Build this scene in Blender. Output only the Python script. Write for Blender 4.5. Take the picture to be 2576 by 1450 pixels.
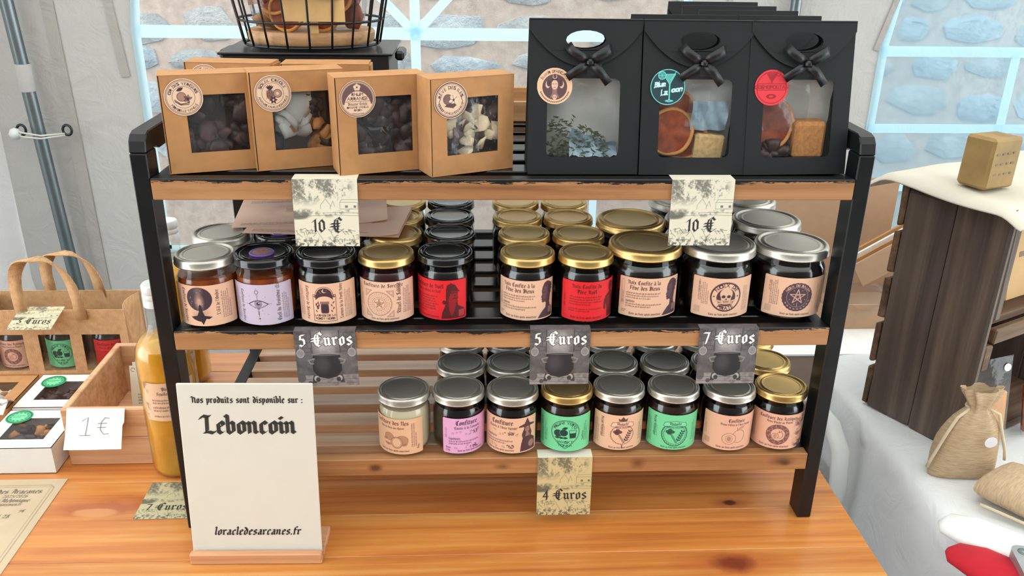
import bpy, bmesh, math, random
import numpy as np
from mathutils import Vector, Matrix
from mathutils.geometry import tessellate_polygon

for o in list(bpy.data.objects): bpy.data.objects.remove(o)
SC = bpy.context.scene
COL = SC.collection
rnd = random.Random(7)

# ------------------------------------------------------------------ camera
cam_d = bpy.data.cameras.new('camera')
cam = bpy.data.objects.new('camera', cam_d); COL.objects.link(cam)
cam_d.sensor_width = 36.0
cam_d.lens = 36.0 * 2167.0 / 2576.0
cam_d.clip_start = 0.02; cam_d.clip_end = 60
_p, _y, _r = 0.3967, 0.0535, 0.0161            # pitch down, yaw right, roll
_f = Vector((math.sin(_y) * math.cos(_p), math.cos(_y) * math.cos(_p), -math.sin(_p)))
_a = Vector((math.cos(_y), -math.sin(_y), 0)); _b = _a.cross(_f)
_R = math.cos(_r) * _a + math.sin(_r) * _b; _U = -math.sin(_r) * _a + math.cos(_r) * _b
cam.matrix_world = Matrix(((_R.x, _U.x, -_f.x, -0.044), (_R.y, _U.y, -_f.y, -0.898), (_R.z, _U.z, -_f.z, 0.7032), (0, 0, 0, 1)))
SC.camera = cam

# ------------------------------------------------------------------ sky, light, exposure
W = bpy.data.worlds.new('overcast_sky'); SC.world = W; W.use_nodes = True
_bg = W.node_tree.nodes['Background']; _bg.inputs[0].default_value = (0.91, 0.97, 1.0, 1); _bg.inputs[1].default_value = 4.7
_s = bpy.data.lights.new('sun', 'SUN'); _s.energy = 1.4; _s.angle = math.radians(100); _s.color = (1.0, 0.98, 0.94)
sun = bpy.data.objects.new('sun', _s); COL.objects.link(sun)
sun.rotation_euler = (math.radians(46), math.radians(-12), 0)
vs = SC.view_settings
vs.view_transform = 'Standard'; vs.look = 'None'; vs.gamma = 1.0; vs.use_curve_mapping = False; vs.exposure = 0.0

# ------------------------------------------------------------------ colour + material helpers
def lin(c):
    out = []
    for v in c[:3]:
        v = v / 255.0
        out.append(v / 12.92 if v <= .04045 else ((v + .055) / 1.055) ** 2.4)
    return tuple(out) + (1.0,)

class NT:
    """tiny node-tree helper"""
    def __init__(s, name):
        s.m = bpy.data.materials.new(name); s.m.use_nodes = True
        s.t = s.m.node_tree; s.n = s.t.nodes; s.b = s.n['Principled BSDF']; s.out = s.n['Material Output']
    def add(s, kind, **kw):
        nd = s.n.new(kind)
        for k, v in kw.items(): setattr(nd, k, v)
        return nd
    def link(s, a, b): s.t.links.new(a, b)
    def set(s, nd, sock, v):
        if hasattr(v, 'links'): s.link(v, nd.inputs[sock])
        else: nd.inputs[sock].default_value = v
    def coord(s, scale=(1, 1, 1), kind='Object', rand=False, rot=(0, 0, 0)):
        tc = s.add('ShaderNodeTexCoord'); src = tc.outputs[kind]
        if rand:
            oi = s.add('ShaderNodeObjectInfo'); mu = s.add('ShaderNodeVectorMath', operation='ADD')
            k = s.add('ShaderNodeMath', operation='MULTIPLY'); s.link(oi.outputs['Random'], k.inputs[0]); k.inputs[1].default_value = 37.0
            s.link(src, mu.inputs[0]); s.link(k.outputs[0], mu.inputs[1]); src = mu.outputs[0]
        mp = s.add('ShaderNodeMapping'); s.link(src, mp.inputs[0]); mp.inputs['Scale'].default_value = scale; mp.inputs['Rotation'].default_value = rot
        return mp.outputs[0]
    def noise(s, vec, scale=5, detail=4, rough=.55, dist=0):
        nd = s.add('ShaderNodeTexNoise'); s.link(vec, nd.inputs['Vector'])
        nd.inputs['Scale'].default_value = scale; nd.inputs['Detail'].default_value = detail
        nd.inputs['Roughness'].default_value = rough; nd.inputs['Distortion'].default_value = dist
        return nd.outputs['Fac']
    def ramp(s, fac, stops):
        nd = s.add('ShaderNodeValToRGB'); s.link(fac, nd.inputs[0]); e = nd.color_ramp.elements
        while len(e) < len(stops): e.new(.5)
        for el, (p, c) in zip(e, stops):
            el.position = p; el.color = c if len(c) == 4 else lin(c)
        return nd.outputs[0]
    def mix(s, fac, a, b, mode='MIX'):
        nd = s.add('ShaderNodeMix', data_type='RGBA', blend_type=mode)
        for i, v in ((0, fac), (6, a), (7, b)):
            if hasattr(v, 'links'): s.link(v, nd.inputs[i])
            else: nd.inputs[i].default_value = v
        return nd.outputs[2]
    def math(s, op, a, b=0.0, c=0.0, clamp=False):
        nd = s.add('ShaderNodeMath', operation=op, use_clamp=clamp)
        for i, v in enumerate((a, b, c)):
            if hasattr(v, 'links'): s.link(v, nd.inputs[i])
            else: nd.inputs[i].default_value = v
        return nd.outputs[0]
    def sep(s, vec):
        nd = s.add('ShaderNodeSeparateXYZ'); s.link(vec, nd.inputs[0]); return nd.outputs
    def bump(s, h, strength=.3, dist=.002):
        nd = s.add('ShaderNodeBump'); s.link(h, nd.inputs['Height']); nd.inputs['Strength'].default_value = strength
        nd.inputs['Distance'].default_value = dist; s.link(nd.outputs[0], s.b.inputs['Normal'])
    def pr(s, **kw):
        names = dict(color='Base Color', rough='Roughness', metal='Metallic', coat='Coat Weight', coatr='Coat Roughness', spec='Specular IOR Level',
                     trans='Transmission Weight', ior='IOR', alpha='Alpha', sheen='Sheen Weight', sss='Subsurface Weight')
        for k, v in kw.items(): s.set(s.b, names[k], v)
        return s.m

MAT = {}
def plain(name, col, rough=.6, metal=0.0, coat=0.0, var=0.0, vscale=40, bump=0.0, bscale=200, spec=.5):
    t = NT(name)
    if var > 0:
        f = t.noise(t.coord(rand=True), vscale, 5)
        c = lin(col); d = tuple(max(0, x * (1 - var)) for x in c[:3]) + (1,); l = tuple(min(1, x * (1 + var)) for x in c[:3]) + (1,)
        t.pr(color=t.ramp(f, [(.3, d), (.7, l)]))
    else: t.pr(color=lin(col))
    if bump > 0: t.bump(t.noise(t.coord(), bscale, 3), bump, .001)
    t.pr(rough=rough, metal=metal, coat=coat, spec=spec); t.b.inputs['Coat Roughness'].default_value = .08
    MAT[name] = t.m; return t.m

def wood(name, c_dark, c_mid, c_light, axis='x', scale=1.0, rough=.45, coat=.0, knots=(), rand=True, tone=.25, spec=.5):
    t = NT(name)
    st = {'x': (1.2, 22, 22), 'y': (22, 1.2, 22), 'z': (22, 22, 1.2)}[axis]
    v = t.coord(tuple(k * scale for k in st), rand=rand)
    f1 = t.noise(v, 1.6, 6, .6, .6)
    v2 = t.coord(tuple(k * scale * (1 if k < 5 else 5.5) for k in st), rand=rand)
    f2 = t.noise(v2, 1.0, 3, .5, .2)
    f = t.math('ADD', t.math('MULTIPLY', f1, .72), t.math('MULTIPLY', f2, .28))
    col = t.ramp(f, [(.30, c_dark), (.5, c_mid), (.68, c_light)])
    if tone > 0:
        oi = t.add('ShaderNodeObjectInfo')
        k = t.math('ADD', t.math('MULTIPLY', oi.outputs['Random'], tone * 2), 1 - tone)
        cb = t.add('ShaderNodeCombineColor'); [t.link(k, cb.inputs[i]) for i in range(3)]
        col = t.mix(1.0, col, cb.outputs[0], 'MULTIPLY')
    if knots:
        p = t.coord()
        nn = t.noise(p, 30, 3)
        for (x, y, a, b, kc, soft, *pl) in knots:
            mp = t.add('ShaderNodeMapping'); t.link(p, mp.inputs[0]); mp.vector_type = 'POINT'
            mp.inputs['Location'].default_value = (-x / a, 0, -y / b) if pl else (-x / a, -y / b, 0); mp.inputs['Scale'].default_value = (1 / a, 0, 1 / b) if pl else (1 / a, 1 / b, 0)
            ln = t.add('ShaderNodeVectorMath', operation='LENGTH'); t.link(mp.outputs[0], ln.inputs[0])
            d = t.math('ADD', ln.outputs['Value'], t.math('MULTIPLY', t.math('SUBTRACT', nn, .5), .7))
            m = t.math('SUBTRACT', 1.0, t.math('DIVIDE', t.math('SUBTRACT', d, 1 - soft), soft, clamp=True), clamp=True)
            col = t.mix(t.math('MULTIPLY', m, .85), col, lin(kc))
    t.pr(color=col, rough=rough, coat=coat, spec=spec); t.b.inputs['Coat Roughness'].default_value = .15
    t.bump(f2, .15, .0008)
    MAT[name] = t.m; return t.m

# ------------------------------------------------------------------ object helpers
def thing(name, label, cat, loc=(0, 0, 0), rotz=0.0, group=None):
    o = bpy.data.objects.new(name, None); COL.objects.link(o); o.empty_display_size = .02
    o.location = loc; o.rotation_euler = (0, 0, rotz)
    o['label'] = label; o['category'] = cat
    if group: o['group'] = group
    return o
def tag(o, label, cat, group=None):
    o['label'] = label; o['category'] = cat
    if group: o['group'] = group
    return o
def structure(o): o['kind'] = 'structure'; return o

class MB:
    def __init__(s): s.v = []; s.f = []; s.mi = []
    def add(s, verts, faces, mi=0):
        b = len(s.v); s.v += [tuple(p) for p in verts]; s.f += [tuple(i + b for i in f) for f in faces]; s.mi += [mi] * len(faces); return s
    def box(s, c, size, ch=0.0, M=None, mi=0):
        hx, hy, hz = [k / 2 for k in size]
        if ch <= 0:
            V = [(x, y, z) for x in (-hx, hx) for y in (-hy, hy) for z in (-hz, hz)]
            Fc = [(0, 1, 3, 2), (4, 6, 7, 5), (0, 4, 5, 1), (2, 3, 7, 6), (0, 2, 6, 4), (1, 5, 7, 3)]
        else:
            ch = min(ch, hx * .9, hy * .9, hz * .9)
            V = []; idx = {}
            for sx in (-1, 1):
                for sy in (-1, 1):
                    for sz in (-1, 1):
                        for ax in range(3):
                            p = [sx * hx, sy * hy, sz * hz]
                            for k in range(3):
                                if k != ax: p[k] -= (sx, sy, sz)[k] * ch
                            idx[(sx, sy, sz, ax)] = len(V); V.append(tuple(p))
            Fc = []
            for ax in range(3):
                o1, o2 = [k for k in range(3) if k != ax]
                for sg in (-1, 1):
                    q = []
                    for a, b in ((-1, -1), (1, -1), (1, 1), (-1, 1)):
                        k = [0, 0, 0]; k[ax] = sg; k[o1] = a; k[o2] = b; q.append(idx[(k[0], k[1], k[2], ax)])
                    Fc.append(tuple(q))
                for a in (-1, 1):
                    for b in (-1, 1):
                        q = []
                        for sg in (-1, 1):
                            k = [0, 0, 0]; k[ax] = sg; k[o1] = a; k[o2] = b
                            q.append((idx[(k[0], k[1], k[2], o1)], idx[(k[0], k[1], k[2], o2)]))
                        Fc.append((q[0][0], q[0][1], q[1][1], q[1][0]))
            for sx in (-1, 1):
                for sy in (-1, 1):
                    for sz in (-1, 1): Fc.append(tuple(idx[(sx, sy, sz, a)] for a in range(3)))
        out = []
        for p in V:
            p = Vector(p) + Vector(c)
            if M is not None: p = M @ p
            out.append(tuple(p))
        return s.add(out, Fc, mi)
    def lathe(s, prof, seg=40, c=(0, 0, 0), cap0=False, cap1=False, mi=0, M=None, sx=1.0, sy=1.0):
        V = []; Fc = []
        for r, z in prof:
            for k in range(seg):
                a = 2 * math.pi * k / seg
                p = Vector((c[0] + sx * r * math.sin(a), c[1] - sy * r * math.cos(a), c[2] + z))
                if M is not None: p = M @ p
                V.append(tuple(p))
        for i in range(len(prof) - 1):
            for k in range(seg):
                k2 = (k + 1) % seg
                Fc.append((i * seg + k, i * seg + k2, (i + 1) * seg + k2, (i + 1) * seg + k))
        if cap0: Fc.append(tuple(reversed(range(seg))))
        if cap1: Fc.append(tuple((len(prof) - 1) * seg + k for k in range(seg)))
        return s.add(V, Fc, mi)
    def tube(s, path, r, seg=8, closed=False, cap=True, flat=1.0, up=None, mi=0):
        P_ = [Vector(p) for p in path]; n = len(P_); V = []; Fc = []
        prev = None
        for i, p in enumerate(P_):
            a = P_[(i - 1) % n] if (closed or i > 0) else p
            b = P_[(i + 1) % n] if (closed or i < n - 1) else p
            t = (b - a); t = t.normalized() if t.length > 1e-9 else Vector((0, 0, 1))
            ref = Vector(up) if up is not None else (prev if prev is not None else (Vector((0, 0, 1)) if abs(t.z) < .9 else Vector((1, 0, 0))))
            nrm = ref - t * ref.dot(t)
            if nrm.length < 1e-6: nrm = t.orthogonal()
            nrm.normalize(); bi = t.cross(nrm); prev = nrm
            rr = r[i] if isinstance(r, (list, tuple)) else r
            for k in range(seg):
                an = 2 * math.pi * k / seg
                V.append(tuple(p + nrm * math.cos(an) * rr * flat + bi * math.sin(an) * rr))
        m = n if closed else n - 1
        for i in range(m):
            j = (i + 1) % n
            for k in range(seg):
                k2 = (k + 1) % seg; Fc.append((i * seg + k, i * seg + k2, j * seg + k2, j * seg + k))
        if cap and not closed:
            Fc.append(tuple(reversed(range(seg)))); Fc.append(tuple((n - 1) * seg + k for k in range(seg)))
        return s.add(V, Fc, mi)
    def poly(s, outer, holes=(), fn=None, th=0.0, mi=0):
        """2-D polygon with holes, optional thickness; fn(x, y, d) -> 3-D point, d = depth offset"""
        loops = [outer] + list(holes)
        flat = [p for L in loops for p in L]
        tris = tessellate_polygon([[Vector((p[0], p[1], 0)) for p in L] for L in loops])
        fn = fn or (lambda x, y, d: (x, d, y))
        n = len(flat)
        def area(t): a, b, c_ = (flat[i] for i in t); return (b[0] - a[0]) * (c_[1] - a[1]) - (c_[0] - a[0]) * (b[1] - a[1])
        tris = [t if area(t) > 0 else (t[0], t[2], t[1]) for t in tris]
        if th <= 0: return s.add([fn(p[0], p[1], 0) for p in flat], tris, mi)
        V = [fn(p[0], p[1], 0) for p in flat] + [fn(p[0], p[1], th) for p in flat]
        Fc = [tuple(t) for t in tris] + [tuple(i + n for i in reversed(t)) for t in tris]
        b = 0
        for L in loops:
            m = len(L)
            for i in range(m): Fc.append((b + i, b + (i + 1) % m, n + b + (i + 1) % m, n + b + i))
            b += m
        return s.add(V, Fc, mi)
    def grid(s, nu, nv, fn, mi=0, closed_u=False):
        V = [fn(i / (nu - 1) if not closed_u else i / nu, j / (nv - 1)) for j in range(nv) for i in range(nu)]
        Fc = []
        for j in range(nv - 1):
            for i in range(nu if closed_u else nu - 1):
                i2 = (i + 1) % nu; Fc.append((j * nu + i, j * nu + i2, (j + 1) * nu + i2, (j + 1) * nu + i))
        return s.add(V, Fc, mi)
    def mesh(s, name, mats, smooth=False, angle=None):
        me = bpy.data.meshes.new(name); me.from_pydata(s.v, [], s.f)
        mats = mats if isinstance(mats, (list, tuple)) else [mats]
        for m in mats: me.materials.append(MAT[m] if isinstance(m, str) else m)
        if len(mats) > 1: me.polygons.foreach_set('material_index', s.mi)
        bm = bmesh.new(); bm.from_mesh(me); bmesh.ops.recalc_face_normals(bm, faces=bm.faces)
        if smooth:
            for f in bm.faces: f.smooth = True
            if angle is not None:
                lim = math.radians(angle)
                for e in bm.edges:
                    if len(e.link_faces) == 2 and e.calc_face_angle(0) > lim: e.smooth = False
        bm.to_mesh(me); bm.free(); me.update(); return me
    def build(s, name, mats, parent=None, smooth=False, angle=None, loc=None):
        return obj(name, s.mesh(name, mats, smooth, angle), parent, loc)

def obj(name, me, parent=None, loc=None, rot=None):
    o = bpy.data.objects.new(name, me); COL.objects.link(o)
    if parent is not None: o.parent = parent
    if loc is not None: o.location = loc
    if rot is not None: o.rotation_euler = rot
    return o

def copy_tree(o, parent=None):
    c = o.copy(); COL.objects.link(c); c.parent = parent
    for ch in o.children: copy_tree(ch, c)
    return c

def rrect(x0, y0, x1, y1, r, n=4):
    pts = []
    for cx, cy, a0 in ((x1 - r, y0 + r, -90), (x1 - r, y1 - r, 0), (x0 + r, y1 - r, 90), (x0 + r, y0 + r, 180)):
        for k in range(n + 1):
            a = math.radians(a0 + 90 * k / n); pts.append((cx + r * math.cos(a), cy + r * math.sin(a)))
    return pts
def ell(cx, cy, rx, ry, n=32, a0=0, a1=360):
    full = abs(a1 - a0) >= 360
    return [(cx + rx * math.cos(math.radians(a0 + (a1 - a0) * k / (n if full else n - 1))), cy + ry * math.sin(math.radians(a0 + (a1 - a0) * k / (n if full else n - 1)))) for k in range(n)]
# ------------------------------------------------------------------ lettering: a broad-nib blackletter hand
BL = {
 'a': (3.3, [[(.6, 4.1), (1.5, 4.9), (2.4, 4.1), (2.4, .8), (3.1, .3)], [(2.4, 2.7), (1.3, 2.9), (.6, 2.1), (.6, .9), (1.3, .2), (2.4, 1.1)]]),
 'b': (3.4, [[(0, 7.5), (.7, 6.9), (.7, .9), (1.6, .1), (2.6, .9), (2.6, 4.1), (1.8, 4.8), (.8, 3.9)]]),
 'c': (2.9, [[(2.5, 4.0), (1.6, 4.9), (.7, 4.1), (.7, .9), (1.5, .1), (2.5, .8)]]),
 'd': (3.3, [[(.3, 7.0), (1.7, 5.8), (2.6, 4.3), (2.6, .9), (1.6, .1), (.7, .9), (.7, 3.8), (1.5, 4.7), (2.4, 4.3)]]),
 'e': (3.0, [[(.7, 2.4), (2.5, 3.5), (2.3, 4.3), (1.6, 4.9), (.7, 4.1), (.7, .9), (1.6, .1), (2.6, .8)]]),
 'f': (2.4, [[(2.5, 6.9), (1.6, 7.5), (.7, 6.6), (.7, .9), (1.0, .1)], [(0, 4.7), (2.1, 4.7)]]),
 'g': (3.3, [[(2.6, 4.6), (2.6, -1.0), (1.6, -2.0), (.5, -1.3)], [(2.6, 4.2), (1.6, 4.9), (.7, 4.1), (.7, 1.0), (1.5, .3), (2.6, 1.1)]]),
 'h': (3.4, [[(0, 7.5), (.7, 6.9), (.7, .2)], [(.7, 3.9), (1.8, 4.8), (2.6, 4.0), (2.6, .7), (1.8, -1.0)]]),
 'i': (1.7, [[(0, 4.6), (.7, 4.1), (.7, .8), (1.4, .3)], [(.4, 6.6), (1.1, 6.1)]]),
 'j': (1.7, [[(0, 4.6), (.7, 4.1), (.7, -1.2), (-.2, -1.9)], [(.4, 6.6), (1.1, 6.1)]]),
 'k': (3.2, [[(0, 7.5), (.7, 6.9), (.7, .3)], [(.7, 2.6), (1.8, 4.6), (2.5, 4.0), (1.4, 2.8), (2.4, .8), (3.1, .3)]]),
 'l': (1.7, [[(0, 7.5), (.7, 6.9), (.7, .9), (1.4, .3)]]),
 'm': (5.8, [[(0, 4.6), (.7, 4.1), (.7, .3)], [(.7, 3.9), (1.9, 4.8), (2.6, 4.1), (2.6, .3)], [(2.6, 3.9), (3.8, 4.8), (4.6, 4.1), (4.6, .8), (5.3, .3)]]),
 'n': (3.8, [[(0, 4.6), (.7, 4.1), (.7, .3)], [(.7, 3.9), (1.9, 4.8), (2.6, 4.1), (2.6, .8), (3.3, .3)]]),
 'o': (3.4, [[(.7, 4.1), (.7, .9), (1.6, .1), (2.6, .9), (2.6, 4.1), (1.7, 4.9), (.7, 4.1)]]),
 'p': (3.4, [[(0, 4.7), (.7, 4.1), (.7, -2.0)], [(.7, 3.9), (1.7, 4.8), (2.6, 4.1), (2.6, .9), (1.7, .2), (.7, .8)]]),
 'q': (3.4, [[(2.6, 4.6), (2.6, -2.0)], [(2.6, 4.2), (1.6, 4.9), (.7, 4.1), (.7, 1.0), (1.5, .2), (2.6, 1.0)]]),
 'r': (2.8, [[(0, 4.6), (.7, 4.1), (.7, .8), (1.3, .3)], [(.7, 3.9), (1.6, 4.8), (2.5, 4.1)]]),
 's': (3.1, [[(2.5, 4.1), (1.6, 4.9), (.7, 4.2), (.7, 3.2), (2.5, 1.9), (2.5, .9), (1.6, .1), (.5, .8)]]),
 't': (2.5, [[(.7, 6.2), (.7, .9), (1.4, .2), (2.2, .8)], [(0, 4.7), (2.1, 4.7)]]),
 'u': (3.8, [[(0, 4.6), (.7, 4.1), (.7, .9), (1.5, .2), (2.5, 1.0)], [(1.9, 4.6), (2.6, 4.1), (2.6, .8), (3.3, .3)]]),
 'v': (3.4, [[(0, 5.0), (.7, 4.3), (.7, 1.3), (1.6, .1), (2.6, 1.2), (2.6, 4.1), (1.9, 4.9)]]),
 'w': (5.2, [[(0, 5.0), (.7, 4.3), (.7, 1.0), (1.5, .1), (2.4, .9), (2.4, 4.4)], [(2.4, 1.0), (3.3, .1), (4.3, 1.0), (4.3, 4.1), (3.7, 4.9)]]),
 'x': (3.0, [[(.2, 4.8), (2.7, .2)], [(2.6, 4.6), (.3, .3)]]),
 'y': (3.4, [[(0, 4.8), (.7, 4.2), (.7, 1.0), (1.5, .2), (2.6, 1.0)], [(2.6, 4.6), (2.6, .6), (1.2, -1.8)]]),
 'z': (3.0, [[(.3, 4.6), (2.4, 4.6), (.5, .4), (2.6, .3)]]),
 'A': (4.6, [[(0, 6.4), (1.2, 7.4), (2.6, 6.7), (3.7, 6.0), (3.7, .8), (4.4, .3)], [(2.2, 6.6), (1.0, 1.2), (.1, .3)], [(1.3, 3.3), (3.6, 3.3)]]),
 'B': (4.4, [[(0, 7.2), (1, 6.6), (1, .5)], [(1, 6.6), (2.6, 7.4), (3.6, 6.4), (3.6, 4.8), (2.4, 4), (1, 4)], [(2.4, 4), (3.9, 3), (3.9, 1.4), (2.6, .1), (.5, .5)]]),
 'C': (4.5, [[(4.2, 6.3), (2.9, 7.5), (1.3, 6.6), (.7, 5), (.7, 2.2), (1.6, .6), (2.8, 0), (4.3, 1.1)], [(2.3, 6.6), (2.3, .9)]]),
 'D': (4.6, [[(0, 6.6), (1.3, 7.2), (3.2, 6.8), (4.1, 5.2), (4.1, 1.8), (2.8, .1), (1.2, .3), (.4, 1.0)], [(1.5, 6.9), (1.5, .6)], [(2.6, 5.6), (2.6, 1.6)]]),
 'E': (4.4, [[(4.0, 6.3), (2.8, 7.5), (1.3, 6.6), (.7, 5), (.7, 2.2), (1.6, .6), (2.8, 0), (4.2, 1.1)], [(1.0, 3.9), (3.6, 3.9)], [(2.3, 6.6), (2.3, .9)]]),
 'F': (4.2, [[(.9, 7.3), (1.9, 6.9), (2.9, 7.2), (3.9, 6.3)], [(1.2, 7.1), (1.2, .7), (.5, 0)], [(.3, 3.8), (3.4, 4.0), (3.3, 3.1)]]),
 'G': (4.6, [[(4.0, 6.4), (2.8, 7.5), (1.3, 6.6), (.7, 5), (.7, 2.2), (1.6, .6), (2.8, 0), (4.0, 1.0), (4.0, 3.6), (2.8, 3.8)], [(2.3, 6.6), (2.3, 1.0)]]),
 'H': (4.6, [[(-.2, 6.6), (1.0, 7.3), (1.2, 6.2), (1.2, .3)], [(1.2, 3.8), (2.8, 4.9), (3.8, 4.0), (3.8, .8), (2.8, -.9)]]),
 'I': (2.8, [[(0, 6.4), (.9, 7.4), (2.2, 6.9)], [(1.3, 7.0), (1.3, 1.0), (.2, .2)]]),
 'L': (4.6, [[(-.6, 6.0), (.4, 7.3), (1.9, 6.9), (3.0, 7.2)], [(1.8, 6.9), (1.6, 1.2), (.6, .3)], [(.7, .5), (2.2, .7), (3.8, .2), (4.5, 1.1)]]),
 'M': (6.4, [[(0, 6.6), (1.0, 7.2), (1.0, .8), (.2, .2)], [(1, 6.2), (2.3, 7.4), (3.1, 6.4), (3.1, .4)], [(3.1, 6.2), (4.5, 7.4), (5.3, 6.4), (5.3, .8), (6.1, .3)]]),
 'N': (5.0, [[(-.5, 5.9), (.5, 7.2), (1.5, 6.5), (1.5, .8), (.7, .1)], [(1.5, 4.6), (2.9, 6.2), (3.9, 5.3), (3.9, .9), (4.7, .3)]]),
 'O': (4.6, [[(2.6, 7.5), (.7, 5.6), (.7, 1.8), (2.2, 0), (4.1, 1.6), (4.1, 5.4), (2.6, 7.3)], [(2.2, 6.4), (2.2, 1.2)]]),
 'P': (4.5, [[(-.2, 6.6), (.8, 7.3), (1.4, 6.5), (1.4, -.6)], [(1.4, 6.2), (2.8, 7.4), (4.0, 6.3), (4.0, 3.9), (2.8, 2.9), (.6, 3.4)], [(2.6, 6.2), (2.6, 4.0)]]),
 'R': (4.7, [[(-.2, 6.6), (.8, 7.3), (1.4, 6.5), (1.4, .9), (.4, .2)], [(1.4, 6.2), (2.8, 7.4), (3.9, 6.3), (3.9, 4.6), (2.6, 3.8), (1.4, 3.9)], [(2.4, 3.8), (3.6, 1.0), (4.5, .3)]]),
 'S': (4.3, [[(3.9, 6.3), (2.6, 7.5), (1, 6.6), (1, 5), (3.6, 3.2), (3.6, 1.2), (2.2, 0), (.4, 1)], [(2.3, 7), (2.3, .5)]]),
 'T': (4.4, [[(0, 6.0), (1, 7.3), (2.6, 6.8), (4.3, 7.4)], [(1.3, 5.6), (.8, 2.2), (1.8, .4), (3.8, 1.0)], [(2.7, 6.8), (2.7, 1.0)]]),
 'V': (4.6, [[(0, 6.6), (1, 7.3), (1, 2), (2.4, .1), (4.0, 2), (4.0, 6), (3, 7.4)], [(2.5, 6.2), (2.5, 1.6)]]),
 '\u0152': (7.6, [[(2.6, 7.5), (.7, 5.6), (.7, 1.8), (2.2, 0), (4.0, 1.2)], [(4, 7), (4, .5)], [(4, 6.8), (6.6, 7.2)], [(4, 3.9), (6.2, 3.9)], [(4, .4), (7.0, .6)]]),
 '\u20ac': (5.6, [[(5.2, 6.4), (3.8, 7.8), (2.1, 6.8), (1.4, 5), (1.4, 2.2), (2.4, .5), (3.7, -.2), (5.4, 1.0)], [(-.3, 4.4), (4.2, 4.6)], [(-.5, 2.9), (3.9, 3.1)], [(3.1, 6.6), (3.1, 1.0)]]),
 '0': (3.6, [[(1.7, 6.6), (.6, 5.2), (.6, 1.4), (1.7, .1), (2.9, 1.4), (2.9, 5.2), (1.7, 6.6)]]),
 '1': (2.3, [[(.1, 5.7), (1.2, 6.7), (1.2, .1)]]),
 '2': (3.6, [[(.4, 5.4), (1.6, 6.7), (2.8, 5.6), (2.8, 4.4), (.5, .6), (3.2, .5)]]),
 '3': (3.4, [[(.4, 6.4), (2.8, 6.4), (1.3, 4.1), (2.8, 3.1), (2.8, 1.2), (1.6, 0), (.4, .8)]]),
 '4': (3.8, [[(2.5, 0), (2.5, 6.7), (.3, 2.2), (3.4, 2.2)]]),
 '5': (3.5, [[(3.0, 6.6), (1.0, 6.4), (.8, 4), (2.2, 4.2), (2.9, 3.1), (2.9, 1.3), (1.7, 0), (.4, .7)]]),
 '6': (3.5, [[(2.8, 6.3), (1.4, 6.2), (.6, 4), (.6, 1.3), (1.7, .1), (2.9, 1.2), (2.9, 2.9), (1.8, 3.9), (.7, 3.0)]]),
 '7': (3.4, [[(.2, 6.4), (3.0, 6.4), (1.4, 0)]]),
 '8': (3.5, [[(1.7, 6.6), (.7, 5.4), (2.8, 2.2), (2.7, 1), (1.7, .1), (.6, 1), (.7, 2.2), (2.7, 5.2), (1.7, 6.6)]]),
 '9': (3.5, [[(.7, .3), (2.1, .5), (2.9, 2.4), (2.9, 5.3), (1.8, 6.5), (.6, 5.4), (.6, 3.9), (1.6, 2.9), (2.8, 3.6)]]),
 '.': (1.5, [[(.3, .7), (.9, .2)]]), ',': (1.5, [[(.4, .7), (.9, .2), (.4, -.8)]]), ':': (1.6, [[(.3, .7), (.9, .2)], [(.3, 3.9), (.9, 3.4)]]),
 "'": (1.3, [[(.5, 7.4), (.6, 6.2)]]), '/': (2.6, [[(2.4, 7), (.2, -.4)]]), '-': (2.2, [[(.2, 2.6), (1.8, 2.8)]]), ' ': (2.3, []),
}
ACC = {'\u00e9': ('e', [[(1.4, 5.8), (2.3, 6.8)]]), '\u00e8': ('e', [[(1.0, 6.9), (2.0, 5.9)]]), '\u00ea': ('e', [[(.8, 5.9), (1.6, 6.8), (2.4, 5.9)]]),
       '\u00eb': ('e', [[(.6, 6.5), (1.1, 6.1)], [(2.0, 6.5), (2.5, 6.1)]]), '\u00e0': ('a', [[(.9, 6.9), (1.9, 5.9)]]), '\u00f4': ('o', [[(.8, 5.9), (1.6, 6.8), (2.4, 5.9)]])}
for k, (b, ac) in ACC.items(): BL[k] = (BL[b][0], BL[b][1] + ac)

def bl_layout(text, size, slant=0.0, track=.55):
    """polylines of a line of blackletter, cap height = size; returns strokes, width"""
    k = size / 7.4; x = 0; out = []
    for ch in text:
        w, st = BL.get(ch, BL.get(ch.lower(), BL[' ']))
        for s_ in st: out.append([((px + x + slant * py) * k, py * k) for px, py in s_])
        x += w + track
    return out, (x - track) * k

# ------------------------------------------------------------------ plain capitals from the built-in font
_SANS = {}
def sans_prepare(chars):
    obs = []
    for ch in sorted(set(chars)):
        if ch in _SANS or ch == ' ': continue
        cu = bpy.data.curves.new('glyph', 'FONT'); cu.body = ch; o = bpy.data.objects.new('glyph', cu); COL.objects.link(o); obs.append((ch, o, cu))
    dg = bpy.context.evaluated_depsgraph_get(); dg.update()
    for ch, o, cu in obs:
        ev = o.evaluated_get(dg); me = ev.to_mesh(); me.calc_loop_triangles()
        co = [(v.co.x / .7, v.co.y / .7) for v in me.vertices]
        tr = [[co[i] for i in t.vertices] for t in me.loop_triangles]
        x0 = min(c[0] for c in co); x1 = max(c[0] for c in co)
        _SANS[ch] = ([[(p[0] - x0, p[1]) for p in t] for t in tr], x1 - x0)
        ev.to_mesh_clear()
    for ch, o, cu in obs: bpy.data.objects.remove(o); bpy.data.curves.remove(cu)
sans_prepare("ABCDEFGHIJKLMNOPQRSTUVWXYZabcdefghijklmnopqrstuvwxyz\u00c9\u00ca\u00ce\u00e9\u00e8\u00ea'0123456789\u20ac")

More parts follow.
